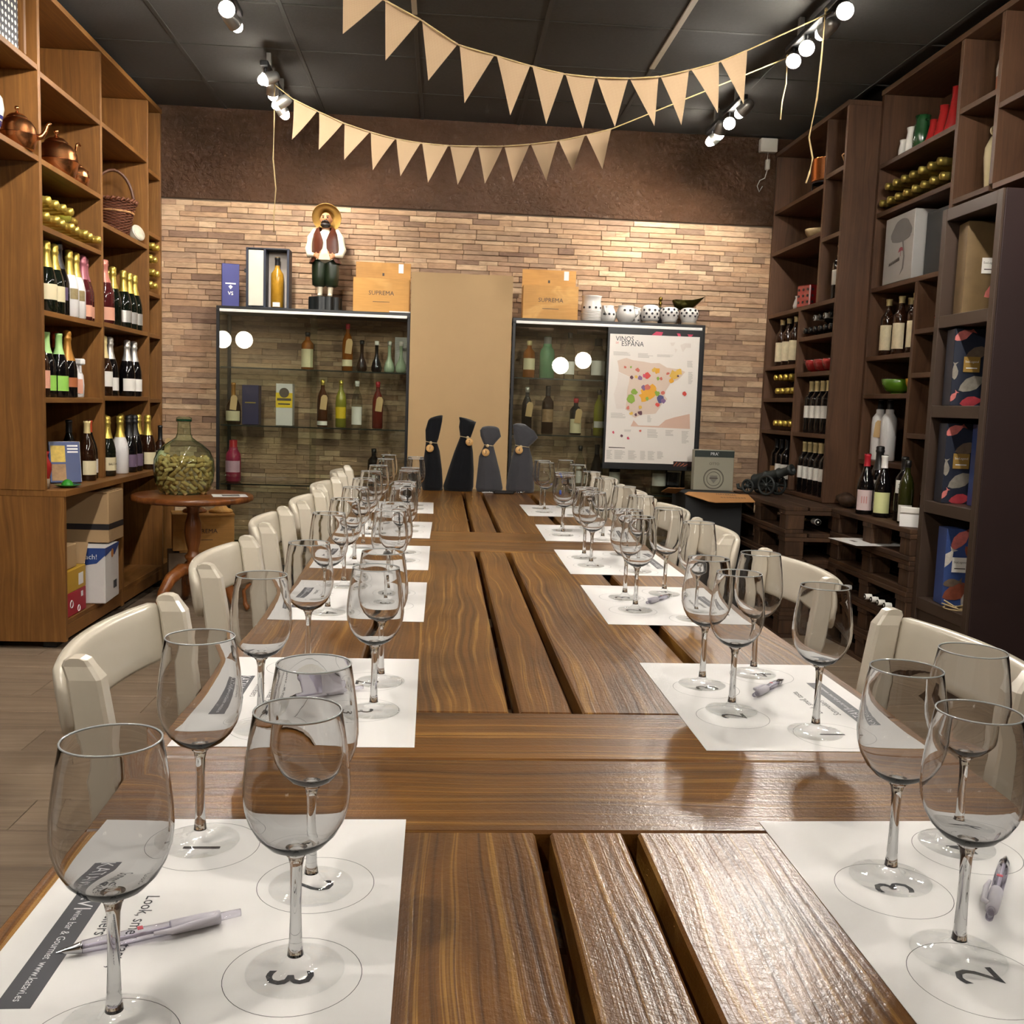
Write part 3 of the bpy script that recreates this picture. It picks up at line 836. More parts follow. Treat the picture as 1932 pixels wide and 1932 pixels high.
BP = {
    'bordeaux': [(0, 0), (0.034, 0), (0.0375, 0.004), (0.0375, 0.19), (0.0355, 0.203), (0.026, 0.217), (0.0165, 0.231), (0.0145, 0.245), (0.0142, 0.283), (0.0158, 0.286), (0.0158, 0.297), (0.013, 0.3), (0, 0.3)],
    'burgundy': [(0, 0), (0.037, 0), (0.041, 0.004), (0.041, 0.13), (0.0395, 0.15), (0.033, 0.178), (0.023, 0.205), (0.0165, 0.228), (0.0145, 0.25), (0.0145, 0.283), (0.016, 0.286), (0.016, 0.296), (0.013, 0.299), (0, 0.299)],
    'sparkling': [(0, 0), (0.040, 0), (0.044, 0.004), (0.044, 0.125), (0.0425, 0.145), (0.036, 0.175), (0.026, 0.205), (0.0185, 0.235), (0.016, 0.262), (0.0165, 0.272), (0.019, 0.277), (0.0185, 0.286), (0.0165, 0.291), (0.0185, 0.300), (0.0165, 0.314), (0.008, 0.318), (0, 0.3185)],
    'magnum': [(0, 0), (0.044, 0), (0.049, 0.005), (0.049, 0.15), (0.046, 0.17), (0.036, 0.205), (0.024, 0.24), (0.0185, 0.265), (0.0175, 0.30), (0.021, 0.306), (0.0205, 0.314), (0.0185, 0.318), (0.0205, 0.325), (0.017, 0.333), (0, 0.335)],
    'slim': [(0, 0), (0.029, 0), (0.033, 0.003), (0.0335, 0.15), (0.031, 0.185), (0.022, 0.212), (0.0125, 0.232), (0.0115, 0.262), (0.013, 0.264), (0.013, 0.287), (0.011, 0.289), (0, 0.289)],
    'square': [(0, 0), (0.034, 0), (0.038, 0.004), (0.038, 0.14), (0.036, 0.158), (0.025, 0.172), (0.0145, 0.182), (0.0135, 0.205), (0.015, 0.207), (0.015, 0.228), (0.013, 0.23), (0, 0.23)],
    'squat': [(0, 0), (0.040, 0), (0.045, 0.005), (0.046, 0.08), (0.042, 0.115), (0.030, 0.142), (0.0165, 0.158), (0.0125, 0.172), (0.0118, 0.235), (0.0135, 0.237), (0.0135, 0.25), (0, 0.251)],
    'bulb': [(0, 0), (0.026, 0), (0.032, 0.012), (0.0325, 0.032), (0.027, 0.056), (0.0155, 0.082), (0.0105, 0.105), (0.0105, 0.165), (0.013, 0.168), (0.013, 0.19), (0.011, 0.192), (0, 0.192)],
    'clay': [(0, 0), (0.036, 0), (0.040, 0.005), (0.041, 0.195), (0.038, 0.225), (0.026, 0.243), (0.0215, 0.25), (0.0215, 0.268), (0.017, 0.27), (0.0145, 0.272), (0.0145, 0.315), (0.012, 0.318), (0, 0.318)],
    'gin': [(0, 0), (0.040, 0), (0.047, 0.006), (0.047, 0.15), (0.043, 0.175), (0.030, 0.192), (0.027, 0.2), (0.027, 0.213), (0.023, 0.214), (0.023, 0.255), (0.02, 0.258), (0, 0.258)],
}
M_DKGREEN = plain('dark_green_glass', '10160f', 0.06, 0, 0.6, 0.05)
M_BLKGLASS = plain('black_glass', '0d0b0c', 0.06, 0, 0.6, 0.05)
M_BROWNGL = plain('brown_glass', '2b170c', 0.06, 0, 0.6, 0.1)
M_ROSEGL = plain('rose_wine_glass', '4a1a1c', 0.07, 0, 0.6, 0.1)
M_AMBER = plain('amber_spirit', '8a4d12', 0.08, 0, 0.6, 0.15)
M_DAMBER = plain('dark_amber_spirit', '4d2612', 0.08, 0, 0.6, 0.15)
M_REDSP = plain('red_spirit', '6a2018', 0.08, 0, 0.6, 0.15)
M_PALEGR = plain('pale_green_spirit', 'a9bba0', 0.1, 0, 0.5, 0.1)
M_YELLOWSP = plain('yellow_green_spirit', '8d8a2e', 0.08, 0, 0.6, 0.15)
M_PINKSP = plain('pink_spirit', '9a2a4a', 0.1, 0, 0.6, 0.1)
M_GREENSP = plain('sea_green_spirit', '5d8a66', 0.08, 0, 0.6, 0.1)
M_CLEARSP = thin_glass('clear_spirit', (0.8, 0.83, 0.8), (0.35, 0.38, 0.36))
M_GOLD = plain('gold_foil', 'd8bd5c', 0.32, 0.75, 0.5, 0.1, 40, 0.3, 120)
M_GOLDD = plain('antique_gold_foil', 'a5914a', 0.35, 0.7, 0.5, 0.1)
M_CREAMCAP = plain('cream_gold_capsule', 'd8c48e', 0.4, 0.2)
M_SILVER = plain('silver_foil', 'd6d2cc', 0.3, 0.7, 0.5, 0.1, 40, 0.3, 120)
M_PINKF = plain('dusky_pink_foil', 'a5616b', 0.35, 0.3)
M_CORALF = plain('coral_foil', 'd08474', 0.35, 0.3)
M_BLKCAP = plain('black_capsule', '1a191a', 0.4)
M_REDCAP = plain('red_capsule', 'a8202c', 0.35)
M_ORCAP = plain('orange_red_capsule', 'b8482a', 0.35)
M_ORANGEF = plain('orange_foil', 'b07a32', 0.35, 0.4)
M_LGREEN = plain('pale_green_wrapper', 'a9d488', 0.4)
M_WHITEP = plain('white_print_paper', 'e6e2da', 0.5)
M_CREAMP = plain('cream_label_paper', 'd9cda8', 0.55)
M_PEACH = plain('peach_label_paper', 'd99f86', 0.5)
M_LIME = plain('lime_label_paper', '96cf5a', 0.5)
M_KRAFT = plain('kraft_tag_card', 'c9a877', 0.7)
M_YLABEL = plain('yellow_green_label', 'd5d79a', 0.5)
M_WHITEB = plain('white_bottle_coat', 'e2dfdd', 0.35)
M_YELLOWL = plain('bright_yellow_label', 'e3c21c', 0.5)
M_WHITECAP = plain('white_capsule', 'e8e4de', 0.4)
_bm = {}
def bmesh_of(kind, what, *a):
    k = (kind, what) + a
    if k not in _bm:
        p = BP[kind]; top = p[-1][1]
        if what == 'body': m = MB().lathe(p, 20)
        elif what == 'cap': m = MB().lathe(clip(p, a[0], top, 0.0008)[:-1] + [(0, top + 0.0012)], 20)
        elif what == 'label':
            z0, z1, arc = a
            m = MB().lathe(clip(p, z0, z1, 0.0007), 16, 0, None, -PI / 2 - arc, -PI / 2 + arc)
        _bm[k] = m.me('bottle_' + what)
    return _bm[k]

CAPZ = {'bordeaux': 0.238, 'burgundy': 0.236, 'sparkling': 0.2, 'magnum': 0.215, 'slim': 0.255, 'square': 0.2, 'squat': 0.165, 'bulb': 0.165, 'clay': 0.27, 'gin': 0.2135}
M_INKL = plain('label_print', '4a4038', 0.6)
def bottle(label, kind, loc, glass, cap, lab=None, lz=(0.06, 0.14), arc=1.15, face=0.0, lie=None, capz=None, group='bottles on the shelving', mark=None, tagc=None, cat='bottle'):
    """face: direction the label looks at (0 = towards -y); lie: heading of the neck for a bottle lying down"""
    if lie is not None: rot = (0, PI / 2, lie)
    else: rot = (0, 0, face)
    t = thing('bottle', label, cat, loc, 0, group, rot)
    ob('glass_body', bmesh_of(kind, 'body'), glass, t)
    if cap: ob('capsule', bmesh_of(kind, 'cap', capz or CAPZ[kind]), cap, t)
    if lab:
        l_ = ob('paper_label', bmesh_of(kind, 'label', lz[0], lz[1], arc), lab, t)
        if mark:
            r = max(x for x, _ in BP[kind]) + 0.0016
            text(mark[0], mark[1], mark[2] if len(mark) > 2 else M_INKL, l_, (0, -r, (lz[0] + lz[1]) / 2), (PI / 2, 0, 0))
    if tagc:
        g = ob('neck_tag', MB().prism([(-0.02, -0.045), (0.02, -0.045), (0.02, 0.03), (0.01, 0.045), (-0.01, 0.045), (-0.02, 0.03)], -0.0008, 0.0008, 0, Matrix.Rotation(PI / 2, 4, 'X')), tagc, t,
               (0.012, -max(x for x, _ in BP[kind]) - 0.006, BP[kind][-1][1] * 0.52), (0.05, 0.12, 0))
    return t


FR = 0.95      # labels in the oak shelving look out towards the room and a little towards the camera
GO = 'bottles standing in the oak shelving'
# oak shelving, sparkling row in the bay nearer the camera
z = 1.521
for i, y in enumerate((4.60, 4.665)):
    bottle('gold-foiled sparkling bottle with cream label, %s beside the near upright' % ('closer' if i == 0 else 'second'), 'sparkling', (-1.80 - 0.1 * (1 - i), y, z), M_DKGREEN, M_GOLD, M_CREAMP, (0.055, 0.125), face=FR, group=GO)
bottle('gold-foiled cream-labelled bottle touching the dark magnum', 'sparkling', (-1.80, 4.757, z), M_DKGREEN, M_GOLD, M_CREAMP, (0.055, 0.125), face=FR, group=GO)
bottle('dark magnum with black foil in the sparkling row', 'magnum', (-1.815, 4.842, z), M_BLKGLASS, M_BLKCAP, plain('violet_oval_label', '5b4a66', 0.5), (0.07, 0.13), 0.4, FR, group=GO)
for i, y in enumerate((4.936, 5.0245)):
    bottle('white-coated gold-foiled bottle, %s of the white pair' % ('closer to the magnum' if i == 0 else 'closer to the pink foils'), 'sparkling', (-1.80, y, z), M_WHITEB, M_GOLD, plain('gold_black_round_label%d' % i, '8a7a55', 0.45, var=0.5, vs=50), (0.085, 0.135), 0.5, FR, group=GO)
for i, y in enumerate((5.1135, 5.2045)):
    bottle('rose bottle with dusky pink foil, %s of the pair' % ('beside the white bottle' if i == 0 else 'against the middle upright'), 'sparkling', (-1.80 - 0.02 * i, y, z), M_ROSEGL, M_PINKF, M_PEACH, (0.018, 0.075), 1.4, FR, group=GO)
z = 1.531
bottle('rose bottle with coral foil just past the middle upright', 'magnum', (-1.805, 5.45, z), M_ROSEGL, M_CORALF, M_PEACH, (0.018, 0.085), 1.4, FR, group=GO)
bottle('gold-foiled sparkling bottle half behind the coral-foiled one', 'sparkling', (-1.90, 5.60, z), M_AMBER, M_GOLD, None, face=FR, group=GO)
for i, (x, y) in enumerate(((-1.81, 5.60), (-1.90, 5.79), (-1.80, 5.745), (-1.80, 5.85), (-1.80, 5.945))):
    bottle('black gold-foiled sparkling bottle in far bay, %s in that row' % ORD[i], 'sparkling', (x, y, z), M_DKGREEN, M_GOLD, M_SILVER if i > 1 else None, (0.03, 0.095), face=FR, group=GO)
# row below
z = 1.138
bottle('brown bottle with peach label beside the near upright', 'burgundy', (-1.81, 4.60, z), M_BROWNGL, M_CREAMCAP, M_PEACH, (0.04, 0.12), face=FR, group=GO)
for i, y in enumerate((4.70, 4.795)):
    bottle('black bottle with pale green neck wrapper, %s of the green pair' % ('nearer' if i == 0 else 'farther'), 'burgundy', (-1.82 + 0.02 * i, y, z), M_BLKGLASS, M_LGREEN, M_LIME, (0.03, 0.10), 0.75, FR, capz=0.20, group=GO)
bottle('dark sparkling bottle with long orange foil', 'sparkling', (-1.80, 4.90, z), M_BLKGLASS, M_ORANGEF, P('orange_band_label', 'a8623a', 0.5), (0.05, 0.095), 1.3, FR, capz=0.175, group=GO)
bottle('amber bottle with red foil beside the white spray bottle', 'sparkling', (-1.90, 5.02, z), M_DAMBER, M_ORCAP, None, face=FR, capz=0.24, group=GO)
t = thing('spray_bottle', 'white trigger spray bottle with an oval label', 'spray bottle', (-1.80, 5.015, z), -0.4)
ob('flask', MB().lathe([(0, 0), (0.03, 0), (0.034, 0.006), (0.036, 0.06), (0.032, 0.11), (0.018, 0.14), (0.013, 0.15), (0.013, 0.162), (0, 0.162)], 18), M_WHITEB, t)
ob('trigger_head', MB().cbox((-0.014, -0.016, 0.16), (0.045, 0.016, 0.19), 0.006).cbox((0.02, -0.006, 0.12), (0.03, 0.006, 0.162), 0.003), M_WHITEB, t)
ob('oval_label', MB().lathe([(0.0366, 0.02), (0.0372, 0.06), (0.0352, 0.09)], 10, 0, None, -1.4, 0.1), M_PEACH, t)
z = 1.149
bottle('rose bottle with cream foil just past the middle upright, lower row', 'sparkling', (-1.81, 5.44, z), M_BROWNGL, M_CREAMCAP, M_WHITEP, (0.05, 0.13), face=FR, group=GO)
for i, (x, y) in enumerate(((-1.81, 5.54), (-1.90, 5.64), (-1.90, 5.745), (-1.80, 5.80), (-1.80, 5.925))):
    bottle('black silver-foiled sparkling bottle in far bay, %s in that row' % ORD[i], 'sparkling', (x, y, z), M_BLKGLASS, M_SILVER, M_WHITEP if i in (0, 3, 4) else None, (0.03, 0.10), face=FR, group=GO)
# worktop row
z = 0.726
WT = [('dark wine bottle with black capsule and cream label', 'burgundy', -1.86, 5.07, M_BLKGLASS, M_BLKCAP, M_CREAMP), ('dark red-wine bottle with gold capsule and two cream labels', 'burgundy', -1.765, 5.05, M_BROWNGL, M_CREAMCAP, M_CREAMP),
      ('dark wine bottle with orange-red capsule on the worktop', 'burgundy', -1.80, 5.18, M_BLKGLASS, M_ORCAP, M_WHITEP), ('gold-foiled bottle with large cream label on the worktop', 'sparkling', -1.77, 5.36, M_DKGREEN, M_GOLD, M_CREAMP),
      ('white-coated sparkling bottle with gold neck on the worktop', 'sparkling', -1.76, 5.54, M_WHITEB, M_GOLD, None), ('gold-topped bottle behind the white-coated one on the worktop', 'sparkling', -1.90, 5.70, M_DKGREEN, M_GOLD, None),
      ('black-foiled dark bottle next to the white-coated one', 'sparkling', -1.75, 5.66, M_BLKGLASS, M_BLKCAP, P('violet_small_label', '6d5a70', 0.5)), ('second black-foiled dark bottle along the worktop', 'sparkling', -1.75, 5.765, M_BLKGLASS, M_BLKCAP, P('violet_small_label', '6d5a70')),
      ('third black-foiled dark bottle along the worktop', 'sparkling', -1.80, 5.86, M_BLKGLASS, M_BLKCAP, P('violet_small_label', '6d5a70')), ('gold-foiled brown bottle behind the demijohn shoulder', 'sparkling', -1.725, 5.93, M_BROWNGL, M_GOLD, M_CREAMP),
      ('gold-foiled brown bottle second behind the demijohn shoulder', 'sparkling', -1.80, 5.995, M_BROWNGL, M_GOLD, M_CREAMP), ('gold-foiled brown bottle third behind the demijohn shoulder', 'sparkling', -1.90, 6.0, M_BROWNGL, M_GOLD, M_CREAMP),
      ('dark spirit bottle with a cream label at the stone wall corner', 'squat', -1.72, 6.17, M_BROWNGL, M_BLKCAP, M_CREAMP)]
for lb, k, x, y, g, c, l in WT:
    bottle(lb, k, (x, y, z), g, c, l, (0.03, 0.10), face=FR, group='bottles standing on the worktop', mark=('BALDA', 0.016) if 'large cream' in lb else None, tagc=M_KRAFT if k == 'squat' else None)
# lying bottles
def lying(y, z, x, label, cap=M_GOLD, glass=M_DKGREEN, heading=0.0, kind='sparkling', group='gold-capped bottles lying in the shelving'):
    h = BP[kind][-1][1]; r = max(q for q, _ in BP[kind])
    # neck points along +x (heading 0) or -x (heading pi)
    bx = x - h * math.cos(heading); by = y - h * math.sin(heading)
    bottle(label, kind, (bx, by, z + r), glass, cap, None, lie=heading, group=group, cat='bottle')

for i in range(8):
    lying(4.57 + 0.0895 * i, 1.886, -1.745 + 0.01 * (i % 2), 'gold-capped bottle lying above the white bottles, lower layer, %s from near upright' % ORD[i])
for i in range(4):
    lying(4.615 + 0.0895 * i, 1.886 + 0.077, -1.755, 'gold-capped bottle lying above the white bottles, upper layer, %s from near upright' % ORD[i])
bottle('clear gold sparkling bottle lying lengthwise on the lying bottles', 'sparkling', (-1.88, 4.93, 1.886 + 0.088 + 0.044), M_YELLOWSP, M_GOLD, None, lie=PI / 2, group='gold-capped bottles lying in the shelving')
for r_ in range(4):
    for i in range(2 if r_ != 3 else 2):
        lying(6.13 + 0.09 * i + 0.045 * (r_ % 2), 1.776 + 0.0775 * r_, -1.745, 'gold-capped bottle lying in the narrow far bay, layer %s, number %s' % (ORD[r_], ORD[i]))

# ------------------------------------------------------------------ copper, vase, basket, dotted box
M_COPPER = plain('polished_copper', 'dd9560', 0.24, 1.0, 0.5, 0.15, 8)
M_COPPERD = plain('dark_copper_trim', '8f4f2c', 0.25, 1.0)  # darker copper tone for the seam ring
def kettle(label, loc, s, rz, lid=True, spout=True):
    t = thing('copper_kettle', label, 'kettle', loc, rz, 'copper kettles on the shelving')
    ob('body', MB().lathe([(0, 0), (0.075 * s, 0), (0.085 * s, 0.004 * s), (0.098 * s, 0.06 * s), (0.102 * s, 0.075 * s), (0.102 * s, 0.075 * s), (0.099 * s, 0.08 * s), (0.095 * s, 0.115 * s), (0.075 * s, 0.15 * s), (0.05 * s, 0.165 * s)], 32), M_COPPER, t)
    ob('seam', MB().ring(0.1 * s, 0.003 * s, 32, 6, 0, Matrix.Translation((0, 0, 0.077 * s))), M_COPPERD, t)
    l = ob('lid', MB().lathe([(0.056 * s, 0.163 * s), (0.054 * s, 0.17 * s), (0.035 * s, 0.186 * s), (0.012 * s, 0.193 * s), (0.008 * s, 0.2 * s), (0, 0.2 * s)], 28), M_COPPER, t)
    ob('knob', MB().lathe([(0.005 * s, 0.198 * s), (0.005 * s, 0.208 * s), (0.013 * s, 0.216 * s), (0.011 * s, 0.226 * s), (0, 0.231 * s)], 14), M_COPPER, l)
    if spout:
        ob('spout', MB().tube([(0, 0.085 * s, 0.075 * s), (0, 0.12 * s, 0.085 * s), (0, 0.14 * s, 0.115 * s), (0, 0.15 * s, 0.15 * s), (0, 0.168 * s, 0.165 * s)], [0.02 * s, 0.016 * s, 0.012 * s, 0.010 * s, 0.009 * s], 12), M_COPPER, t)
    return t

kettle('large copper kettle with curved spout beside the blue and white vase', (-1.80, 4.385, 2.168), 0.76, -1.15)
kettle('wide copper pot with domed lid above the lying gold bottles', (-1.835, 4.90, 2.165), 0.95, 0.0, spout=False)
k = kettle('small copper kettle with hooked handle next to the domed pot', (-1.81, 5.09, 2.165), 0.56, -0.2)
ob('handle', MB().tube([(0, -0.01, 0.128), (0, -0.012, 0.17), (0, -0.002, 0.2), (0, 0.02, 0.21), (0, 0.032, 0.2)], 0.0045, 8), M_COPPER, k)
t = thing('porcelain_vase', 'white porcelain vase with blue painting beside the large copper kettle', 'vase', (-1.85, 4.18, 2.168))
M_PORC = plain('white_porcelain', 'e3ded2', 0.2, coat=0.4)
ob('body', MB().lathe([(0, 0), (0.05, 0), (0.055, 0.01), (0.07, 0.06), (0.08, 0.11), (0.075, 0.15), (0.055, 0.18), (0.036, 0.2), (0.03, 0.23), (0.028, 0.3), (0.04, 0.33)], 28), M_PORC, t)
ob('blue_painting', MB().lathe([(0.0657, 0.04), (0.0712, 0.06)], 28).lathe([(0.0733, 0.066), (0.0768, 0.08)], 14, 0, None, -1.6, 0.2), plain('cobalt_glaze', '26306a', 0.25), t)
t = NT('white_dots_on_black'); tc = t.new('TexCoord'); mp = t.new('Mapping'); mp.inputs['Scale'].default_value = (34, 34, 34); t.l(tc.outputs['Object'], mp.inputs[0])
fv = t.new('VectorMath', operation='FRACTION'); t.l(mp.outputs[0], fv.inputs[0])
sb = t.new('VectorMath', operation='SUBTRACT'); t.l(fv.outputs[0], sb.inputs[0]); sb.inputs[1].default_value = (0.5, 0.5, 0.5)
sx = t.new('SeparateXYZ'); t.l(sb.outputs[0], sx.inputs[0])
d2 = t.math('ADD', t.math('MULTIPLY', sx.outputs[1], sx.outputs[1]), t.math('MULTIPLY', sx.outputs[2], sx.outputs[2]))
M_DOTS = t.done(t.bsdf(t.mix(t.math('LESS_THAN', d2, 0.09), lin('22242c'), lin('e8e2d6')), 0.5))
t = thing('gift_box', 'black gift box with white polka dots on the top shelf', 'box', (-1.86, 4.21, 2.546))
ob('carton', MB().cbox((-0.09, -0.13, 0), (0.09, 0.13, 0.29), 0.003), M_DOTS, t)
ob('gold_emblem', MB().prism([(-0.016, -0.022), (0.016, -0.022), (0.016, 0.008), (0, 0.024), (-0.016, 0.008)], 0, 0.001, 0, Matrix.Translation((0.0905, 0.02, 0.19)) @ Matrix.Rotation(PI / 2, 4, 'Z') @ Matrix.Rotation(PI / 2, 4, 'X')), M_GOLD, t)
# basket
M_WICKER = plain('dark_wicker', '6e3f28', 0.5, var=0.25, vs=30)
M_WICKERL = plain('pale_wicker', 'b98a58', 0.5, var=0.2)
t = thing('wicker_basket', 'brown wicker basket with a tall hooped handle', 'basket', (-1.885, 5.86, 2.036), 0.5)
def rbk(z): return 0.062 + 0.052 * (z / 0.2) ** 0.8
wv = MB(); n = 48
for k in range(26):
    z0 = 0.004 + 0.2 * k / 26
    pts = []
    for i in range(n):
        a = 2 * PI * i / n
        r = rbk(z0) + (0.006 if (i // 2 + k) % 2 else -0.004)
        pts.append((r * math.cos(a), r * math.sin(a), z0 + 0.0038))
    rings = []
    for i in range(n + 1):
        x, y, zz = pts[i % n]; a = 2 * PI * i / n
        rings.append([(x + 0.0038 * math.cos(q) * math.cos(a), y + 0.0038 * math.cos(q) * math.sin(a), zz + 0.0038 * math.sin(q)) for q in (0, 1.57, 3.14, 4.71)])
    wv.loft(rings, 0, False)
tag(ob('woven_wall', wv, M_WICKER, t), kind='stuff')
ob('inner_shell', MB().lathe([(0, 0.002), (0.06, 0.002), (rbk(0.1) - 0.006, 0.1), (rbk(0.2) - 0.006, 0.2)], 24), M_WICKER, t)
ob('pale_band', MB().ring(rbk(0.14) + 0.004, 0.006, 36, 6, 0, Matrix.Translation((0, 0, 0.145))), M_WICKERL, t)
br = MB()
for i in range(28):
    a = 2 * PI * i / 28
    br.tube([((rbk(0.2) + 0.005) * math.cos(a - 0.1), (rbk(0.2) + 0.005) * math.sin(a - 0.1), 0.196), ((rbk(0.2) + 0.012) * math.cos(a), (rbk(0.2) + 0.012) * math.sin(a), 0.212), ((rbk(0.2) - 0.004) * math.cos(a + 0.12), (rbk(0.2) - 0.004) * math.sin(a + 0.12), 0.205)], 0.008, 6)
ob('braided_rim', br, M_WICKER, t)
ob('handle', MB().tube([(0.11 * math.cos(PI * i / 14), 0, 0.19 + 0.19 * math.sin(PI * i / 14)) for i in range(15)], 0.009, 8), plain('handle_cane', '57331f', 0.45), t)
t = thing('ceramic_plate', 'pale ceramic plate leaning behind the wicker basket', 'plate', (-2.03, 5.93, 2.135), 0, rot=(0, 1.3, 0.0))
ob('dish', MB().lathe([(0, 0.004), (0.05, 0.004), (0.085, 0.014), (0.088, 0.012), (0.052, 0.0), (0, 0)], 28), M_PORC, t)
t = thing('round_tin', 'round pale tin with grey pattern next to the wicker basket', 'tin', (-1.79, 5.965, 2.036 + 0.052), 0, rot=(0, 1.2, -0.4))
ob('drum', MB().lathe([(0, -0.02), (0.043, -0.02), (0.045, -0.016), (0.045, 0.016), (0.043, 0.02), (0, 0.02)], 24), plain('mottled_tin', 'cfc8b4', 0.4, var=0.3, vs=40), t)
ob('lid_rim', MB().ring(0.045, 0.003, 24, 6, 0, Matrix.Translation((0, 0, 0.012))), M_PORC, t)

# worktop small things
t = thing('red_jug', 'small glossy red jug at the near end of the worktop', 'jug', (-1.80, 4.575, 0.726))
M_REDGL = plain('red_glaze', '9c2222', 0.18, coat=0.5)
ob('body', MB().lathe([(0, 0), (0.026, 0), (0.03, 0.004), (0.033, 0.05), (0.042, 0.085), (0.042, 0.11), (0.03, 0.135), (0.026, 0.15), (0.034, 0.168), (0.031, 0.168), (0.022, 0.15)], 24), M_REDGL, t)
ob('foot', MB().lathe([(0, 0), (0.031, 0), (0.0335, 0.045), (0, 0.045)], 20), P('raw_clay', '8d7b66', 0.8), t)
ob('handle', MB().tube([(0.0, 0.03, 0.15), (0.0, 0.055, 0.14), (0, 0.062, 0.11), (0, 0.042, 0.085)], 0.006, 8), M_REDGL, t)
t = thing('book', 'blue paperback with yellow and brown cover pictures leaning on the worktop', 'book', (-1.80, 4.86, 0.728), 0, rot=(-0.22, 0, 0.55))
ob('cover', MB().cbox((-0.07, -0.008, 0), (0.07, 0.008, 0.2), 0.002), plain('blue_cover', '24386b', 0.35), t)
ob('pages', MB().box((-0.069, -0.0065, 0.003), (0.0705, 0.0065, 0.2005)), M_PAPER, t)
for z0, c in ((0.10, 'c8a83a'), (0.01, '9a7444')):
    ob('cover_picture', MB().box((-0.062, -0.0087, z0), (0.002, -0.0081, z0 + 0.08)), plain('cover_picture', c, 0.4, var=0.5, vs=45), t)
for z0 in (0.145, 0.16, 0.175): ob('title_line', MB().box((0.012, -0.0087, z0), (0.06, -0.0081, z0 + 0.008)), M_WHITEINK, t)
t = thing('green_dish', 'small green glass dish on the worktop corner', 'dish', (-1.72, 4.66, 0.726))
M_GREENG = plain('green_glass_glaze', '2f8a2a', 0.12, coat=0.5)
ob('plate', MB().lathe([(0, 0), (0.03, 0), (0.058, 0.012), (0.06, 0.014), (0.03, 0.006), (0, 0.006)], 28), M_GREENG, t)
ob('knob', MB().lathe([(0.026, 0.006), (0.026, 0.018), (0.018, 0.03), (0.008, 0.036), (0, 0.038)], 18), M_GREENG, t)

# boxes in the base cabinet
M_CARD = plain('brown_cardboard', 'a98b64', 0.75, var=0.06)
M_CARDD = plain('brown_cardboard_flap', '9a7c57', 0.75, var=0.06)
M_TAPE = plain('black_print_band', '232022', 0.5)
t = thing('cardboard_box', 'large brown cardboard box with a black band on top of other boxes', 'box', (-1.89, 5.13, 0.415), 0)
ob('carton', MB().cbox((-0.2, -0.11, 0), (0.235, 0.12, 0.255), 0.003), M_CARD, t)
ob('black_band', MB().box((-0.2005, -0.1108, 0.065), (0.2358, 0.1208, 0.095)), M_TAPE, t)
ob('flap', MB().box((-0.2, -0.11, 0.256), (0.23, 0.0, 0.259)), M_CARDD, t, rot=(0.03, 0, 0))
ob('flap', MB().box((-0.2, 0.01, 0.256), (0.23, 0.12, 0.259)), M_CARDD, t)
t = thing('cardboard_box', 'white wine carton with blue printed corner and barcode', 'box', (-1.735, 5.0, 0.133), 0.06)
ob('carton', MB().cbox((-0.12, -0.125, 0), (0.10, 0.125, 0.275), 0.003), P('white_carton', 'd2cecb', 0.6), t)
M_BLUEP = plain('blue_carton_print', '24407e', 0.5)
ob('blue_print', MB().prism([(-0.12, 0.17), (0.06, 0.20), (0.10, 0.24), (0.10, 0.276), (-0.12, 0.276)], 0.0, 0.0008, 0, Matrix.Translation((0, -0.1252, 0)) @ Matrix.Rotation(PI / 2, 4, 'X')), M_BLUEP, t)
ob('blue_print', MB().prism([(-0.126, 0.235), (-0.02, 0.25), (0.04, 0.22), (0.126, 0.265), (0.126, 0.276), (-0.126, 0.276)], 0.0, 0.0008, 0, Matrix.Translation((0.1005, 0, 0)) @ Matrix.Rotation(PI / 2, 4, 'Z') @ Matrix.Rotation(PI / 2, 4, 'X')), M_BLUEP, t)
ob('seal_print', MB().lathe([(0, 0), (0.022, 0)], 20, 0, Matrix.Translation((0.1018, 0.0, 0.235)) @ Matrix.Rotation(PI / 2, 4, 'Y')), plain('gold_seal_print', 'b8743a', 0.5), t)
text('reach!', 0.035, M_WHITEINK, t, (0.02, -0.1268, 0.232))
bc = MB()
for i in range(9): bc.box((0.1005, 0.02 + i * 0.007, 0.05), (0.1012, 0.02 + i * 0.007 + (0.004 if i % 3 else 0.002), 0.09))
ob('barcode', bc, M_INK, t)
t = thing('cardboard_box', 'yellow and red wine carton at the near end of the cabinet', 'box', (-1.79, 4.655, 0.133), 0)
ob('red_half', MB().cbox((-0.12, -0.125, 0), (0.105, 0.125, 0.11), 0.003), plain('crimson_carton', 'a01c30', 0.5), t)
ob('yellow_half', MB().cbox((-0.12, -0.125, 0.11), (0.105, 0.125, 0.215), 0.003), plain('yellow_carton', 'b8922c', 0.5), t)
ob('white_sticker', MB().box((0.105, 0.03, 0.13), (0.1058, 0.09, 0.185)), M_PAPER, t)
ob('white_print', MB().box((0.105, 0.06, 0.07), (0.1058, 0.085, 0.095)), M_WHITEINK, t)
ob('ring_print', MB().ring(0.017, 0.003, 16, 4, 0, Matrix.Translation((0.105, -0.06, 0.055)) @ Matrix.Rotation(PI / 2, 4, 'Y')), M_WHITEINK, t)
ob('ring_print', MB().ring(0.014, 0.003, 16, 4, 0, Matrix.Translation((0.105, 0.03, 0.02)) @ Matrix.Rotation(PI / 2, 4, 'Y')), M_WHITEINK, t)
ob('flap', MB().box((-0.0, 0, 0), (0.14, 0.002, 0.11)), M_CARDD, t, (-0.04, 0.125, 0.216), (-0.5, 0, 0))
t = thing('cardboard_box', 'small plain brown box sitting on the yellow and red carton', 'box', (-1.80, 4.62, 0.35), 0)
ob('carton', MB().cbox((-0.09, -0.085, 0), (0.1, 0.085, 0.11), 0.003), M_CARD, t)
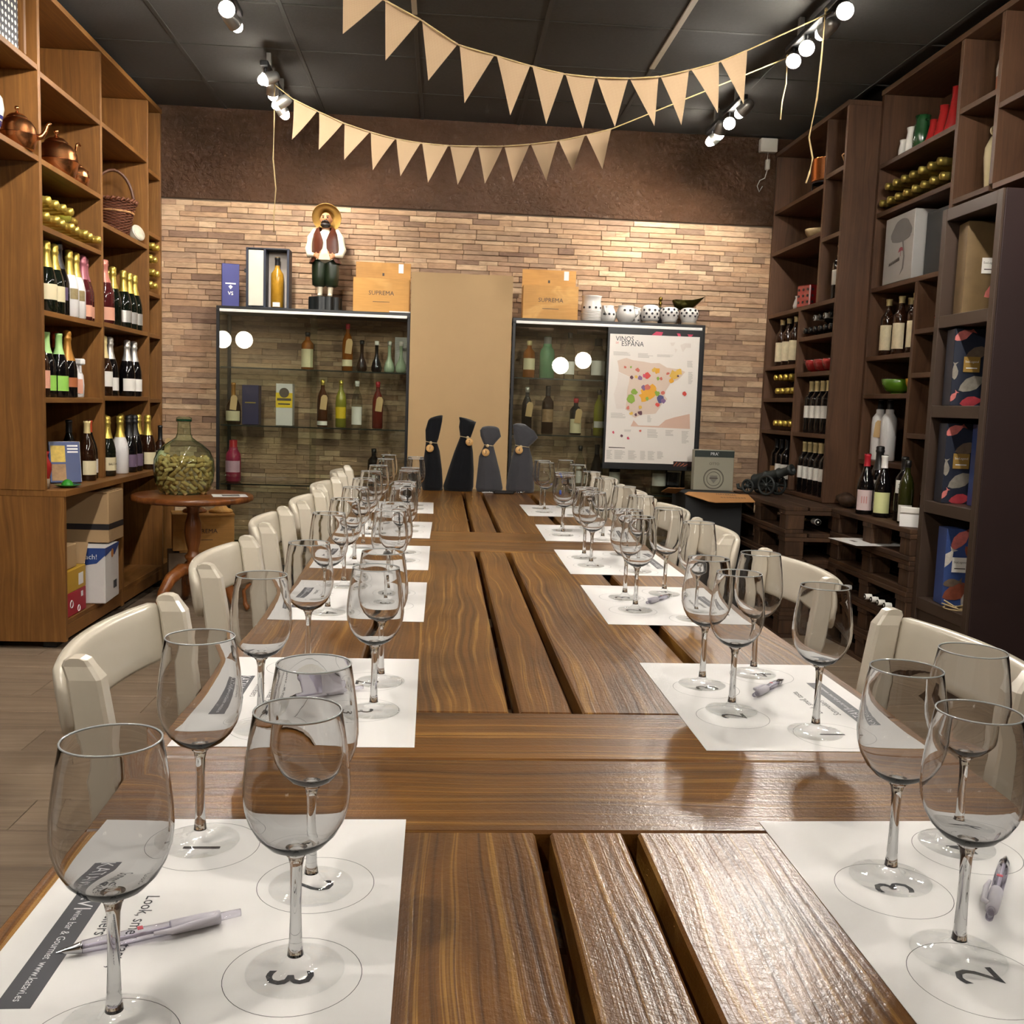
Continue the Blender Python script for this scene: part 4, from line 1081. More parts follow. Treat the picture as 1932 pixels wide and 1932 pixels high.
ob('tape', MB().box((-0.02, -0.086, 0.111), (0.02, 0.086, 0.1118)), M_KRAFT, t)

# ------------------------------------------------------------------ glass cabinets by the stone wall
M_PANE = thin_glass('cabinet_glass', (0.90, 0.925, 0.89), (0.7, 0.75, 0.7))
M_SHELFG = thin_glass('shelf_glass', (0.92, 0.95, 0.92), (0.7, 0.76, 0.72))
M_EDGE = plain('dark_glass_edge', '1d2420', 0.2)
M_FRAME = plain('black_cabinet_frame', '16171a', 0.35)
M_STRIP = plain('white_light_strip', 'ece9e4', 0.3)
CZ = (1.345, 1.0, 0.645, 0.30)
def cabinet(xa, xb, label):
    u = Unit('glass_cabinet', label, 'cabinet', ((xa + xb) / 2, 6.17, 0), 'black-framed glass display cabinets')
    ya, yb = 6.0, 6.335
    for x in (xa, xb - 0.018):
        for y in (ya, yb - 0.018): u.b('post', (x, y, 0.1), (x + 0.018, y + 0.018, 1.672), M_FRAME)
    u.b('plinth', (xa, ya, 0), (xb, yb, 0.1), M_FRAME)
    u.b('top_panel', (xa, ya, 1.672), (xb, yb, 1.70), M_FRAME)
    u.b('light_strip', (xa + 0.02, ya - 0.006, 1.666), (xb - 0.02, ya, 1.683), M_STRIP)
    for z in CZ:
        s = u.b('glass_shelf', (xa + 0.02, ya + 0.03, z - 0.008), (xb - 0.02, yb - 0.002, z), M_SHELFG, 0.0005)
        u.b('shelf_edge', (xa + 0.02, ya + 0.0275, z - 0.008), (xb - 0.02, ya + 0.03, z), M_EDGE, 0.0003)
    xm = (xa + xb) / 2
    u.b('sliding_door', (xa + 0.018, ya + 0.004, 0.1), (xm + 0.02, ya + 0.0045, 1.664), M_PANE, 0.0001)
    u.b('sliding_door', (xm - 0.02, ya + 0.012, 0.1), (xb - 0.018, ya + 0.0125, 1.664), M_PANE, 0.0001)
    for x in (xa + 0.007, xb - 0.0075): u.b('side_pane', (x, ya + 0.018, 0.1), (x + 0.0005, yb - 0.018, 1.672), M_PANE, 0.0001)
    return u

cabinet(-1.346, -0.203, 'glass display cabinet of spirits below the straw-hatted figurine')
cabinet(0.413, 1.597, 'glass display cabinet of spirits behind the wine map poster')
GC = 'spirit bottles in the glass cabinets'
Z1, Z2, Z3, Z4 = [z + 0.001 for z in CZ]
Y_ = 6.15
for a in [('square amber bottle with big cream label on upper cabinet shelf', 'square', (-0.83, Y_, Z1), M_AMBER, M_BLKCAP, M_CREAMP, (0.015, 0.125)),
          ('rum bottle with red neck and kraft tag on upper cabinet shelf', 'slim', (-0.588, Y_, Z1), M_AMBER, M_REDCAP, M_CREAMP, (0.03, 0.07), M_KRAFT),
          ('small round dark flask with gold neck label, upper cabinet shelf', 'bulb', (-0.50, Y_, Z1), M_BROWNGL, M_BLKCAP, None),
          ('small round dark flask with white neck label, upper cabinet shelf', 'bulb', (-0.41, Y_, Z1), M_BLKGLASS, M_WHITEP, None),
          ('small pale green flask with silver neck, upper cabinet shelf', 'bulb', (-0.332, Y_, Z1), M_PALEGR, M_SILVER, None),
          ('small pale green flask with white collar by cabinet corner', 'bulb', (-0.26, Y_ - 0.01, Z1), M_PALEGR, M_WHITEP, None),
          ('squat brandy bottle with yellow neck and kraft tag', 'squat', (-1.275, Y_, Z2), M_BROWNGL, M_ORANGEF, M_CREAMP, (0.02, 0.08), M_KRAFT),
          ('slim rum bottle with gold cap and cream tag, middle cabinet shelf', 'slim', (-0.735, Y_, Z2), M_DAMBER, M_GOLD, M_WHITEP, (0.01, 0.035), M_KRAFT),
          ('yellow-labelled rum bottle with pale green glass', 'slim', (-0.623, Y_, Z2), M_YELLOWSP, M_GOLD, M_YELLOWL, (0.055, 0.125)),
          ('clear rum bottle with white cap and white label', 'slim', (-0.525, Y_, Z2), M_CLEARSP, M_WHITECAP, M_WHITEP, (0.02, 0.13)),
          ('red liqueur bottle with red cap and kraft tag', 'slim', (-0.398, Y_, Z2), M_REDSP, M_REDCAP, None, (0.02, 0.08), M_KRAFT),
          ('pink gin bottle with broad neck on lower cabinet shelf', 'gin', (-1.275, Y_, Z3), M_PINKSP, M_REDCAP, P('pale_pink_label', 'c9a0b2', 0.5), (0.06, 0.13)),
          ('dark apothecary bottle behind the wine glasses', 'square', (-0.416, Y_, Z3), M_BLKGLASS, M_BLKCAP, M_WHITEP, (0.02, 0.09)),
          ('whisky bottle with cream tag in the poster cabinet', 'square', (0.532, Y_, Z1), M_AMBER, M_CREAMCAP, M_CREAMP, (0.05, 0.12)),
          ('sea green square gin bottle with silver stopper', 'gin', (0.645, Y_, Z1), M_GREENSP, M_SILVER, None),
          ('clear bottle with black cap behind a lamp reflection', 'slim', (0.785, Y_, Z1), M_CLEARSP, M_BLKCAP, M_WHITEP, (0.03, 0.11)),
          ('white-labelled bottle with black cap beside the poster', 'gin', (0.965, Y_, Z1), M_CLEARSP, M_BLKCAP, M_WHITEP, (0.03, 0.12)),
          ('slim dark bottle with silver cap and cream tag', 'slim', (0.53, Y_, Z2), M_BLKGLASS, M_SILVER, None, (0.03, 0.1), M_KRAFT),
          ('tall dark cream-liqueur bottle with oval picture label', 'bordeaux', (0.66, Y_, Z2), M_BROWNGL, M_BLKCAP, P('oval_picture_label', '9a7a58', 0.5, var=0.5, vs=50), (0.075, 0.155)),
          ('dark liqueur bottle with red neck and cream label', 'square', (0.838, Y_, Z2), M_BLKGLASS, M_REDCAP, M_CREAMP, (0.012, 0.10), M_KRAFT),
          ('yellow-green bottle half hidden by the poster edge', 'slim', (0.985, Y_, Z2), M_YELLOWSP, M_BLKCAP, M_WHITEP, (0.05, 0.09)),
          ('clear bottle with black cap above the far wine glasses', 'slim', (0.878, Y_, Z3), M_CLEARSP, M_BLKCAP, M_WHITEP, (0.05, 0.13)),
          ('dark sloping bottle above the far wine glasses', 'burgundy', (0.985, Y_, Z3), M_BLKGLASS, M_BLKCAP, M_CREAMP, (0.05, 0.11)),
          ('black bottle with narrow white label below the poster', 'bordeaux', (1.10, Y_, Z3 - 0.0), M_BLKGLASS, M_BLKCAP, M_WHITEP, (0.04, 0.13)),
          ('clear bottle with round white label below the poster', 'gin', (1.385, Y_, Z3), M_CLEARSP, M_BLKCAP, M_WHITEP, (0.05, 0.13)),
          ('dark bottle with white neck band below the poster', 'gin', (1.48, Y_, Z3), M_BLKGLASS, M_BLKCAP, M_WHITEP, (0.14, 0.17))]:
    lb, k, p, g, c, l = a[:6]
    bottle(lb, k, p, g, c, l, a[6] if len(a) > 6 else (0.05, 0.12), tagc=a[7] if len(a) > 7 else None, group=GC)


def carton(label, loc, size, mat, rz=0.0, name='gift_box', cat='box'):
    t = thing(name, label, cat, loc, rz)
    sx, sy, sz = size
    ob('carton', MB().cbox((-sx / 2, -sy / 2, 0), (sx / 2, sy / 2, sz), 0.002), mat, t)
    return t


def fprint(t, name, poly, y, mat):
    """flat print on a face that looks towards -y"""
    return ob(name, MB().prism(poly, 0.0, 0.0008, 0, Matrix.Translation((0, y, 0)) @ Matrix.Rotation(PI / 2, 4, 'X')), mat, t)


def rect(x0, x1, z0, z1): return [(x0, z0), (x1, z0), (x1, z1), (x0, z1)]
M_NAVY = plain('navy_carton', '2a2f78', 0.35)
M_NAVYD = plain('dark_navy_carton', '1c1f4c', 0.4)
t = carton('dark blue spirit carton inside the cabinet, middle shelf', (-1.165, Y_, Z2), (0.1, 0.09, 0.24), M_NAVYD)
fprint(t, 'print_line', rect(-0.032, 0.032, 0.13, 0.137), -0.0452, M_GOLDD)
t = carton('white and yellow tequila carton inside the cabinet', (-0.962, Y_, Z2), (0.1, 0.09, 0.255), P('white_carton', 'd2cecb'))
fprint(t, 'yellow_band', rect(-0.05, 0.05, 0.11, 0.2), -0.0452, M_YELLOWL)
fprint(t, 'print_line', rect(-0.042, 0.042, 0.152, 0.167), -0.0464, M_INKL)
fprint(t, 'print_line', rect(-0.036, 0.036, 0.128, 0.136), -0.0464, M_INKL)
ob('emblem', MB().lathe([(0, 0), (0.03, 0)], 20, 0, Matrix.Translation((0, -0.0466, 0.2)) @ Matrix.Rotation(PI / 2, 4, 'X')), M_INKL, t)
t = thing('price_card', 'white striped card stood in the cabinet corner', 'card', (-0.262, 6.25, Z1))
ob('card', MB().cbox((-0.042, -0.002, 0), (0.042, 0.002, 0.225), 0.0005), M_PAPER, t)
for i in range(6): fprint(t, 'grey_stripe', [(-0.04, 0.13 + 0.015 * i), (-0.036, 0.13 + 0.015 * i), (0.036, 0.15 + 0.013 * i), (0.032, 0.15 + 0.013 * i)], -0.0022, P('pale_grey_print', 'a9b0b4'))

# on top of the cabinets
ZT = 1.701
t = carton('deep blue cognac carton at the corner of the cabinet top', (-1.292, 6.13, ZT), (0.1, 0.09, 0.255), M_NAVY, 0.25)
fprint(t, 'silver_print', rect(-0.03, 0.03, 0.135, 0.142), -0.0452, M_SILVER)
fprint(t, 'silver_print', [(-0.012, 0.12), (0, 0.105), (0.012, 0.12), (0, 0.13)], -0.0452, M_SILVER)
text('VS', 0.03, M_SILVER, t, (0, -0.0462, 0.08))
u = Unit('bottle_case', 'navy presentation case with an open white panel beside a gold bottle', 'box', (-1.064, 6.14, ZT))
xa, xb, zb = -1.19, -0.937, ZT + 0.355
M_CASE = plain('navy_case', '1e2638', 0.45)
u.b('back_panel', (xa, 6.19, ZT), (xb, 6.2, zb), M_CASE)
for x in (xa, -1.087, xb - 0.012): u.b('side_panel', (x, 6.08, ZT), (x + 0.014, 6.19, zb), M_CASE)
u.b('bottom_panel', (xa, 6.08, ZT), (xb, 6.19, ZT + 0.008), M_CASE)
u.b('top_panel', (xa, 6.08, zb - 0.008), (xb, 6.19, zb), M_CASE)
u.b('white_lining', (xa + 0.014, 6.085, ZT + 0.014), (-1.088, 6.092, zb - 0.014), plain('ivory_lining', 'ded8c8', 0.6))
u.b('satin_lining', (-1.072, 6.175, ZT + 0.009), (xb - 0.013, 6.19, zb - 0.009), plain('satin_lining', 'a89f94', 0.35))
u.b('ribbon_tab', (xa - 0.014, 6.1, ZT + 0.21), (xa, 6.12, ZT + 0.232), M_BLKCAP)
bottle('gold-coloured bottle with black stopper in the presentation case', 'bordeaux', (-1.012, 6.125, ZT + 0.009), plain('gold_liquor', 'b8892c', 0.1, var=0.4, vs=25), M_BLKCAP, M_WHITEP, (0.004, 0.03), 0.6, capz=0.25, group=GC)

# straw-hatted figurine: one remeshed body, clothes on it
t = thing('figurine', 'painted figurine of a bearded man in straw hat, brown waistcoat and green breeches', 'figurine', (-0.727, 6.14, ZT))
H0 = 0.085
def remeshed(mb, vox, name):
    o = ob(name, mb); md = o.modifiers.new('r', 'REMESH'); md.mode = 'VOXEL'; md.voxel_size = vox; md.use_smooth_shade = True
    sm = o.modifiers.new('s', 'SMOOTH'); sm.iterations = 4
    bpy.context.view_layer.update()
    me = bpy.data.meshes.new_from_object(o.evaluated_get(bpy.context.evaluated_depsgraph_get()))
    bpy.data.objects.remove(o); return me
def ball(mb, c, rx, ry, rz, n=12):
    M_ = Matrix.Translation(c) @ Matrix.Diagonal((rx, ry, rz, 1))
    mb.lathe([(math.sin(PI * k / n), -math.cos(PI * k / n)) for k in range(n + 1)], 16, 0, M_)
body = MB()
for s in (-1, 1):
    body.tube([(s * 0.03, -0.005, H0), (s * 0.032, 0.0, H0 + 0.06), (s * 0.034, 0.0, H0 + 0.15), (s * 0.03, 0, H0 + 0.24)], [0.014, 0.018, 0.028, 0.036], 12)
    ball(body, (s * 0.031, -0.02, H0 + 0.008), 0.015, 0.032, 0.011)
    body.tube([(s * 0.055, 0.0, H0 + 0.395), (s * 0.088, -0.005, H0 + 0.345), (s * 0.102, -0.012, H0 + 0.28), (s * 0.092, -0.04, H0 + 0.245), (s * 0.06, -0.062, H0 + 0.24)], [0.024, 0.026, 0.024, 0.02, 0.013], 12)
    ball(body, (s * 0.05, -0.066, H0 + 0.238), 0.016, 0.011, 0.014)
    for f in range(4):
        body.tube([(s * 0.048, -0.07, H0 + 0.248 - 0.008 * f), (s * 0.032, -0.076, H0 + 0.244 - 0.009 * f)], [0.0048, 0.004], 8)
    body.tube([(s * 0.056, -0.07, H0 + 0.245), (s * 0.046, -0.078, H0 + 0.258)], [0.005, 0.004], 8)
ball(body, (0, 0, H0 + 0.30), 0.074, 0.062, 0.10); ball(body, (0, -0.012, H0 + 0.255), 0.07, 0.064, 0.06)
body.tube([(0, 0, H0 + 0.39), (0, -0.004, H0 + 0.43)], 0.024, 12)
ball(body, (0, -0.006, H0 + 0.46), 0.034, 0.036, 0.042); ball(body, (0, -0.042, H0 + 0.458), 0.008, 0.012, 0.011)
for s in (-1, 1): ball(body, (s * 0.034, -0.004, H0 + 0.458), 0.006, 0.008, 0.011)
bme = remeshed(body, 0.0042, 'body')
M_SKIN = plain('painted_skin', 'b98058', 0.45)
for k in range(2): bme.materials.append(None)
for pg in bme.polygons:
    x, y, zz = pg.center; h = zz - H0
    pg.material_index = 1 if (h > 0.40 and abs(x) < 0.05) or (y < -0.055 and 0.2 < h < 0.28 and abs(x) < 0.066 and abs(x) > 0.02) else 0
o_ = ob('body', bme, [plain('painted_white_shirt', 'd8cfb8', 0.5), M_SKIN], t)
def ringe(z, rx, ry, a0, a1, n, cx=0, cyy=0): return [(cx + rx * math.sin(a0 + (a1 - a0) * i / n), cyy - ry * math.cos(a0 + (a1 - a0) * i / n), z) for i in range(n + 1)]
M_VEST = plain('brown_waistcoat_paint', '4f2718', 0.35, var=0.4, vs=12)
vest = MB()
for sgn in (-1, 1):
    rg = []
    for z_, rx, ry, op in ((0.20, 0.098, 0.085, 0.75), (0.23, 0.086, 0.079, 0.55), (0.28, 0.083, 0.072, 0.16), (0.33, 0.082, 0.070, 0.12), (0.37, 0.078, 0.064, 0.32), (0.40, 0.064, 0.05, 0.62), (0.418, 0.04, 0.035, 0.9)):
        rg.append(ringe(H0 + z_, rx, ry, sgn * op, sgn * 1.25, 8) + ringe(H0 + z_, rx, ry, sgn * 1.45, sgn * PI, 10))
    vest.loft(rg if sgn < 0 else rg, 0, False, None, True, False)
ob('waistcoat', vest, M_VEST, t)
br = MB(); n = 24
for sgn in (-1, 1):
    br.loft([[(sgn * cx + r * (1 + 0.05 * math.sin(6 * a)) * math.cos(a), r * 0.98 * math.sin(a), H0 + z_) for a in [2 * PI * i / n for i in range(n)]] for z_, r, cx in ((0.062, 0.026, 0.036), (0.07, 0.038, 0.037), (0.12, 0.043, 0.036), (0.18, 0.046, 0.034), (0.225, 0.045, 0.03), (0.24, 0.03, 0.028))])
ob('breeches', br, plain('dark_green_breeches', '1f2a1a', 0.35, var=0.5, vs=20), t)
ob('shirt_tail', MB().loft([[(x, -0.072 + 0.3 * x * x * 10 * 0.02, z_) for x in (-w_, -w_ / 2, 0, w_ / 2, w_)] for z_, w_ in ((H0 + 0.215, 0.05), (H0 + 0.245, 0.028), (H0 + 0.29, 0.006))], 0, False, None, True, False), P('painted_cream_tail', 'd9cba6', 0.5), t)
ob('straw_hat', MB().lathe([(0.088, 0.0), (0.089, 0.006), (0.06, 0.012), (0.042, 0.018), (0.039, 0.045), (0.028, 0.058), (0, 0.06)], 28, 0, Matrix.Translation((0, 0.02, H0 + 0.475)) @ Matrix.Rotation(-1.05, 4, 'X')), plain('straw_yellow', 'b08a48', 0.35, var=0.2, vs=40), t)
bd = MB(); ball(bd, (0, -0.024, H0 + 0.425), 0.031, 0.026, 0.017)
M_HAIR = P('painted_dark_hair', '1e1510', 0.5)
ob('beard', bd, M_HAIR, t)
for s in (-1, 1):
    ob('moustache', MB().tube([(0, -0.045, H0 + 0.447), (s * 0.014, -0.043, H0 + 0.445), (s * 0.024, -0.036, H0 + 0.436)], [0.005, 0.005, 0.002], 8), M_HAIR, t)
    e = MB(); ball(e, (s * 0.013, -0.040, H0 + 0.467), 0.005, 0.003, 0.004, 8)
    ob('eye', e, M_HAIR, t)
    ob('eyebrow', MB().tube([(s * 0.006, -0.043, H0 + 0.476), (s * 0.022, -0.036, H0 + 0.479)], 0.0022, 6), M_HAIR, t)
pb = [(0.098 * (1 + 0.05 * math.sin(9 * a)) * math.cos(a), 0.075 * (1 + 0.05 * math.sin(9 * a)) * math.sin(a)) for a in [2 * PI * i / 54 for i in range(54)]]
ob('plinth', MB().prism(pb, 0.0, H0 - 0.002), plain('black_green_plinth', '161b1c', 0.35), t)

# wooden wine cases
def wine_case(label, loc, rz, open_lid=True, size=(0.335, 0.17, 0.2), group=None):
    t = thing('wine_case', label, 'wooden box', loc, rz, group)
    sx, sy, sz = size
    ob('front_board', MB().cbox((-sx / 2, -sy / 2, 0), (sx / 2, -sy / 2 + 0.012, sz), 0.001), W_['pineX'], t)
    ob('back_board', MB().cbox((-sx / 2, sy / 2 - 0.012, 0), (sx / 2, sy / 2, sz), 0.001), W_['pineX'], t)
    for s in (-1, 1): ob('end_board', MB().cbox((min(s * sx / 2, s * (sx / 2 - 0.012)), -sy / 2 + 0.012, 0), (max(s * sx / 2, s * (sx / 2 - 0.012)), sy / 2 - 0.012, sz), 0.001), W_['pineY'], t)
    ob('bottom_board', MB().box((-sx / 2 + 0.012, -sy / 2 + 0.012, 0), (sx / 2 - 0.012, sy / 2 - 0.012, 0.01)), W_['pineX'], t)
    l = text('SUPREMA', 0.036, M_INKL, t, (0, -sy / 2 - 0.0006, sz * 0.56))
    ob('engraved_line', MB().box((-0.05, -sy / 2 - 0.0008, sz * 0.3), (0.05, -sy / 2, sz * 0.3 + 0.003)), M_INKL, t)
    if open_lid:
        ld = ob('lid', MB().cbox((-sx / 2, sy / 2, sz - 0.02), (sx / 2, sy / 2 + 0.01, sz + 0.115), 0.001), W_['pineX'], t)
        ob('white_sticker', MB().box((sx / 2 - 0.075, sy / 2 - 0.0008, sz + 0.055), (sx / 2 - 0.045, sy / 2, sz + 0.11)), M_PAPER, ld)
        ob('engraved_mark', MB().box((-0.006, sy / 2 - 0.0008, sz + 0.035), (0.006, sy / 2, sz + 0.052)), M_INKL, ld)
    else:
        ob('lid', MB().cbox((-sx / 2 - 0.003, -sy / 2 - 0.003, sz), (sx / 2 + 0.003, sy / 2 + 0.003, sz + 0.012), 0.001), W_['pineX'], t)
    return t

wine_case('open wooden wine case marked SUPREMA next to the figurine', (-0.381, 6.11, ZT), 0.0)
wine_case('open wooden wine case marked SUPREMA next to the white pots', (0.642, 6.11, ZT), -0.02)
t = thing('paper_sheet', 'white folded sheet on the cabinet top before the wine case', 'paper', (-0.27, 6.015, ZT))
ob('sheet', MB().cbox((-0.06, -0.012, 0), (0.066, 0.005, 0.008), 0.001), M_PAPER, t)

# white pierced pots
M_HOLE = plain('dark_pierced_hole', '2b2a2e', 0.6)
M_WPOT = plain('white_glaze', 'dad6d0', 0.22, coat=0.4)
def pierced(t, prof, rows, name='hole'):
    for z_, n_, ph in rows:
        c = clip(prof, z_ - 0.004, z_ + 0.004, 0.0)
        r = c[0][0] if c else 0.05
        for i in range(n_):
            a = -PI / 2 + (i - (n_ - 1) / 2 + ph) * 0.62
            ob(name, _disc, M_HOLE, t, ((r - 0.0005) * math.cos(a), (r - 0.0005) * math.sin(a), z_), (PI / 2, 0, a + PI / 2))
_disc = MB().lathe([(0.0075, -0.002), (0.0075, 0.0016), (0.0075, 0.0016), (0, 0.0016)], 10).me('hole')
def pot(label, x, prof, rows, foot=None, y=6.12, rot=None):
    t = thing('ceramic_pot', label, 'pot', (x, y, ZT), 0, 'white pierced pots on the cabinet')
    ob('body', MB().lathe(prof, 28), M_WPOT, t)
    if foot: ob('clay_foot', MB().lathe([(0, 0), (foot, 0), (foot * 1.03, 0.018), (0, 0.018)], 24), P('raw_clay', '8d7b66', 0.8), t)
    pierced(t, prof, rows)
    return t
JAR = [(0, 0), (0.058, 0), (0.062, 0.006), (0.064, 0.07), (0.063, 0.1), (0.058, 0.118), (0.06, 0.15), (0.065, 0.158), (0.061, 0.158), (0.054, 0.13)]
jr = pot('tall white ceramic jar with ribbed lower half', 0.905, JAR, [(0.085, 4, 0)])
for k in range(7): ob('rib', MB().ring(0.0635, 0.0025, 28, 6, 0, Matrix.Translation((0, 0, 0.01 + 0.009 * k))), M_WPOT, jr)
JUG = [(0, 0), (0.036, 0), (0.042, 0.006), (0.052, 0.035), (0.05, 0.06), (0.038, 0.085), (0.033, 0.095), (0.037, 0.104), (0.034, 0.104)]
j1 = pot('small white pierced jug squeezed beside the tall jar', 1.01, JUG, [(0.05, 3, 0)])
ob('handle', MB().tube([(-0.02, -0.03, 0.1), (-0.03, -0.045, 0.095), (-0.03, -0.055, 0.07), (-0.02, -0.05, 0.045)], 0.006, 8), M_WPOT, j1)
TEA = [(0, 0), (0.036, 0), (0.042, 0.006), (0.058, 0.035), (0.06, 0.06), (0.052, 0.088), (0.046, 0.1), (0.049, 0.106), (0.045, 0.106)]
j2 = pot('round white teapot-like jug in the middle of the pots', 1.118, TEA, [(0.075, 2, 0)], y=6.10)
ob('handle', MB().tube([(0.045, -0.02, 0.098), (0.075, -0.03, 0.09), (0.075, -0.03, 0.06), (0.056, -0.02, 0.04)], 0.006, 8), M_WPOT, j2)
pot('small white jug behind the teapot-like jug', 1.192, JUG, [(0.055, 3, 0), (0.03, 3, 0.5)], y=6.19)
C1 = [(0, 0.016), (0.045, 0.016), (0.055, 0.03), (0.058, 0.06), (0.057, 0.095), (0.046, 0.114), (0.025, 0.12), (0, 0.121)]
C2 = [(0, 0.016), (0.046, 0.016), (0.046, 0.03), (0.056, 0.05), (0.06, 0.075), (0.056, 0.095), (0.04, 0.108), (0.02, 0.112), (0, 0.113)]
pot('upturned white pierced cup, tallest of the three', 1.276, C1, [(0.085, 4, 0), (0.063, 4, 0.5), (0.042, 4, 0)], 0.046)
pot('upturned white pierced cup with pinched waist, middle of three', 1.396, C2, [(0.093, 4, 0), (0.075, 5, 0), (0.058, 4, 0)], 0.042)
pot('upturned white pierced cup nearest the cannon corner', 1.52, C2, [(0.093, 4, 0.3), (0.075, 5, 0.2), (0.058, 4, 0.3)], 0.046)
t = thing('bronze_ornament', 'small gilded ornament of two balls on a dark base behind the cups', 'ornament', (1.362, 6.24, ZT))
M_BRASS = plain('dark_brass', '8d7434', 0.2, 0.9)
ob('base', MB().cbox((-0.05, -0.03, 0), (0.05, 0.03, 0.118), 0.004), M_BLKCAP, t)
o2 = MB(); ball(o2, (0, 0, 0.143), 0.013, 0.013, 0.014); ball(o2, (0, 0, 0.172), 0.014, 0.014, 0.015)
ob('balls', remeshed(o2.tube([(0, 0, 0.118), (0, 0, 0.17)], 0.007, 8), 0.003, 'balls'), M_BRASS, t)
t = thing('bronze_ornament', 'dark bronze boat-shaped bowl raised behind the cups', 'ornament', (1.53, 6.25, ZT))
ob('bowl', MB().loft([[(x, s_ * w_ * math.sin(q), zt - d * math.cos(q) if False else zt - d * abs(math.cos(q)) ** 1) for q in [PI * (i / 10 - 0.5) for i in range(11)] for s_ in (1,)] for x, w_, d, zt in ((-0.09, 0.01, 0.01, 0.17), (-0.075, 0.035, 0.05, 0.172), (-0.03, 0.05, 0.065, 0.168), (0.03, 0.045, 0.06, 0.172), (0.08, 0.02, 0.03, 0.185), (0.115, 0.003, 0.004, 0.198))], 0, False, None, True, False), plain('olive_bronze', '4d4a22', 0.2, 0.8), t)
ob('stand', MB().lathe([(0, 0), (0.045, 0), (0.05, 0.01), (0.02, 0.06), (0.022, 0.112), (0, 0.112)], 20), M_BLKCAP, t)

# kraft paper and wine map poster
t = thing('kraft_paper', 'tall sheet of brown kraft paper hung between the glass cabinets', 'paper', (0.1, 5.98, 0))
pr = []
for i in range(13):
    z_ = 0.02 + 1.922 * i / 12
    pr.append([(-0.302 + 0.607 * j / 10, -0.004 * math.sin(j * 0.9 + i * 0.4) * (0.5 if i < 11 else 1.0) - 0.004, z_ + (0.0015 * math.sin(j * 1.7) if i == 12 else 0)) for j in range(11)])
pk = MB().loft(pr, 0, False, None, True, False)
ob('sheet', pk, plain('kraft_sheet', 'ac8e62', 0.6, var=0.05, vs=5, bump=0.15, bs=25), t)
t = thing('wine_map_poster', 'poster map of Spanish wine regions on the cabinet front', 'poster', (1.282, 5.975, 1.235))
PW, PH = 0.553, 0.78
ob('backing_board', MB().cbox((-0.29, 0.0, -0.43), (0.30, 0.016, 0.43), 0.002), M_FRAME, t)
ob('sheet', MB().box((-PW / 2, -0.0015, -PH / 2), (PW / 2, -0.0005, PH / 2)), plain('poster_paper', 'e2dcd4', 0.4, var=0.02), t)
def puv(x, y):
    tt = (y - 150) / 1650.0
    return ((x - (160 - 85 * tt)) / 1172.0 - 0.5) * PW, (0.5 - tt) * PH
def pprint(name, pts, mat, lift=0.0):
    return ob(name, MB().prism([puv(*p) for p in pts], 0.0, 0.0002, 0, Matrix.Translation((0, -0.0016 - lift, 0)) @ Matrix.Rotation(PI / 2, 4, 'X')), mat, t)
M_LAND = plain('map_land', 'd3bfae', 0.5, var=0.05); M_LANDP = plain('map_pale_land', 'd9d0c7', 0.5); M_GREYP = plain('poster_grey_print', 'b3aea6', 0.5)
pprint('map_shape', [(250, 490), (330, 460), (370, 450), (450, 475), (600, 490), (690, 505), (800, 500), (900, 555), (960, 560), (1060, 570), (1140, 600), (1090, 660), (1040, 710), (950, 740), (930, 780), (880, 860), (870, 920), (905, 960), (840, 1010), (800, 1080), (750, 1150), (680, 1160), (600, 1165), (540, 1180), (480, 1215), (440, 1195), (420, 1140), (350, 1110), (370, 960), (380, 860), (400, 760), (410, 690), (270, 630), (265, 560)], M_LAND)
pprint('map_shape', [(262, 640), (405, 695), (383, 860), (360, 1000), (340, 1105), (235, 1105), (200, 920), (240, 800)], M_LANDP)
pprint('map_shape', [(790, 1310), (880, 1230), (1000, 1190), (1200, 1140), (1205, 1335), (420, 1325), (460, 1245), (520, 1310)], plain('map_southern_land', 'cfae9a', 0.5))
def blob(x, y, r, seed, k=9):
    q = random.Random(seed); return [(x + r * q.uniform(0.55, 1.1) * math.cos(2 * PI * i / k), y + r * q.uniform(0.55, 1.1) * math.sin(2 * PI * i / k)) for i in range(k)]
cols = {'o': 'e3a52c', 'r': 'd2493e', 'g': '86a63a', 'p': '7d5f86', 'n': '4a4a78', 'm': 'c96a5a', 'y': 'd9b04a', 'd': '5c3440', 'k': 'c84a62'}
mats_ = {k: plain('map_region_' + k, c, 0.5) for k, c in cols.items()}
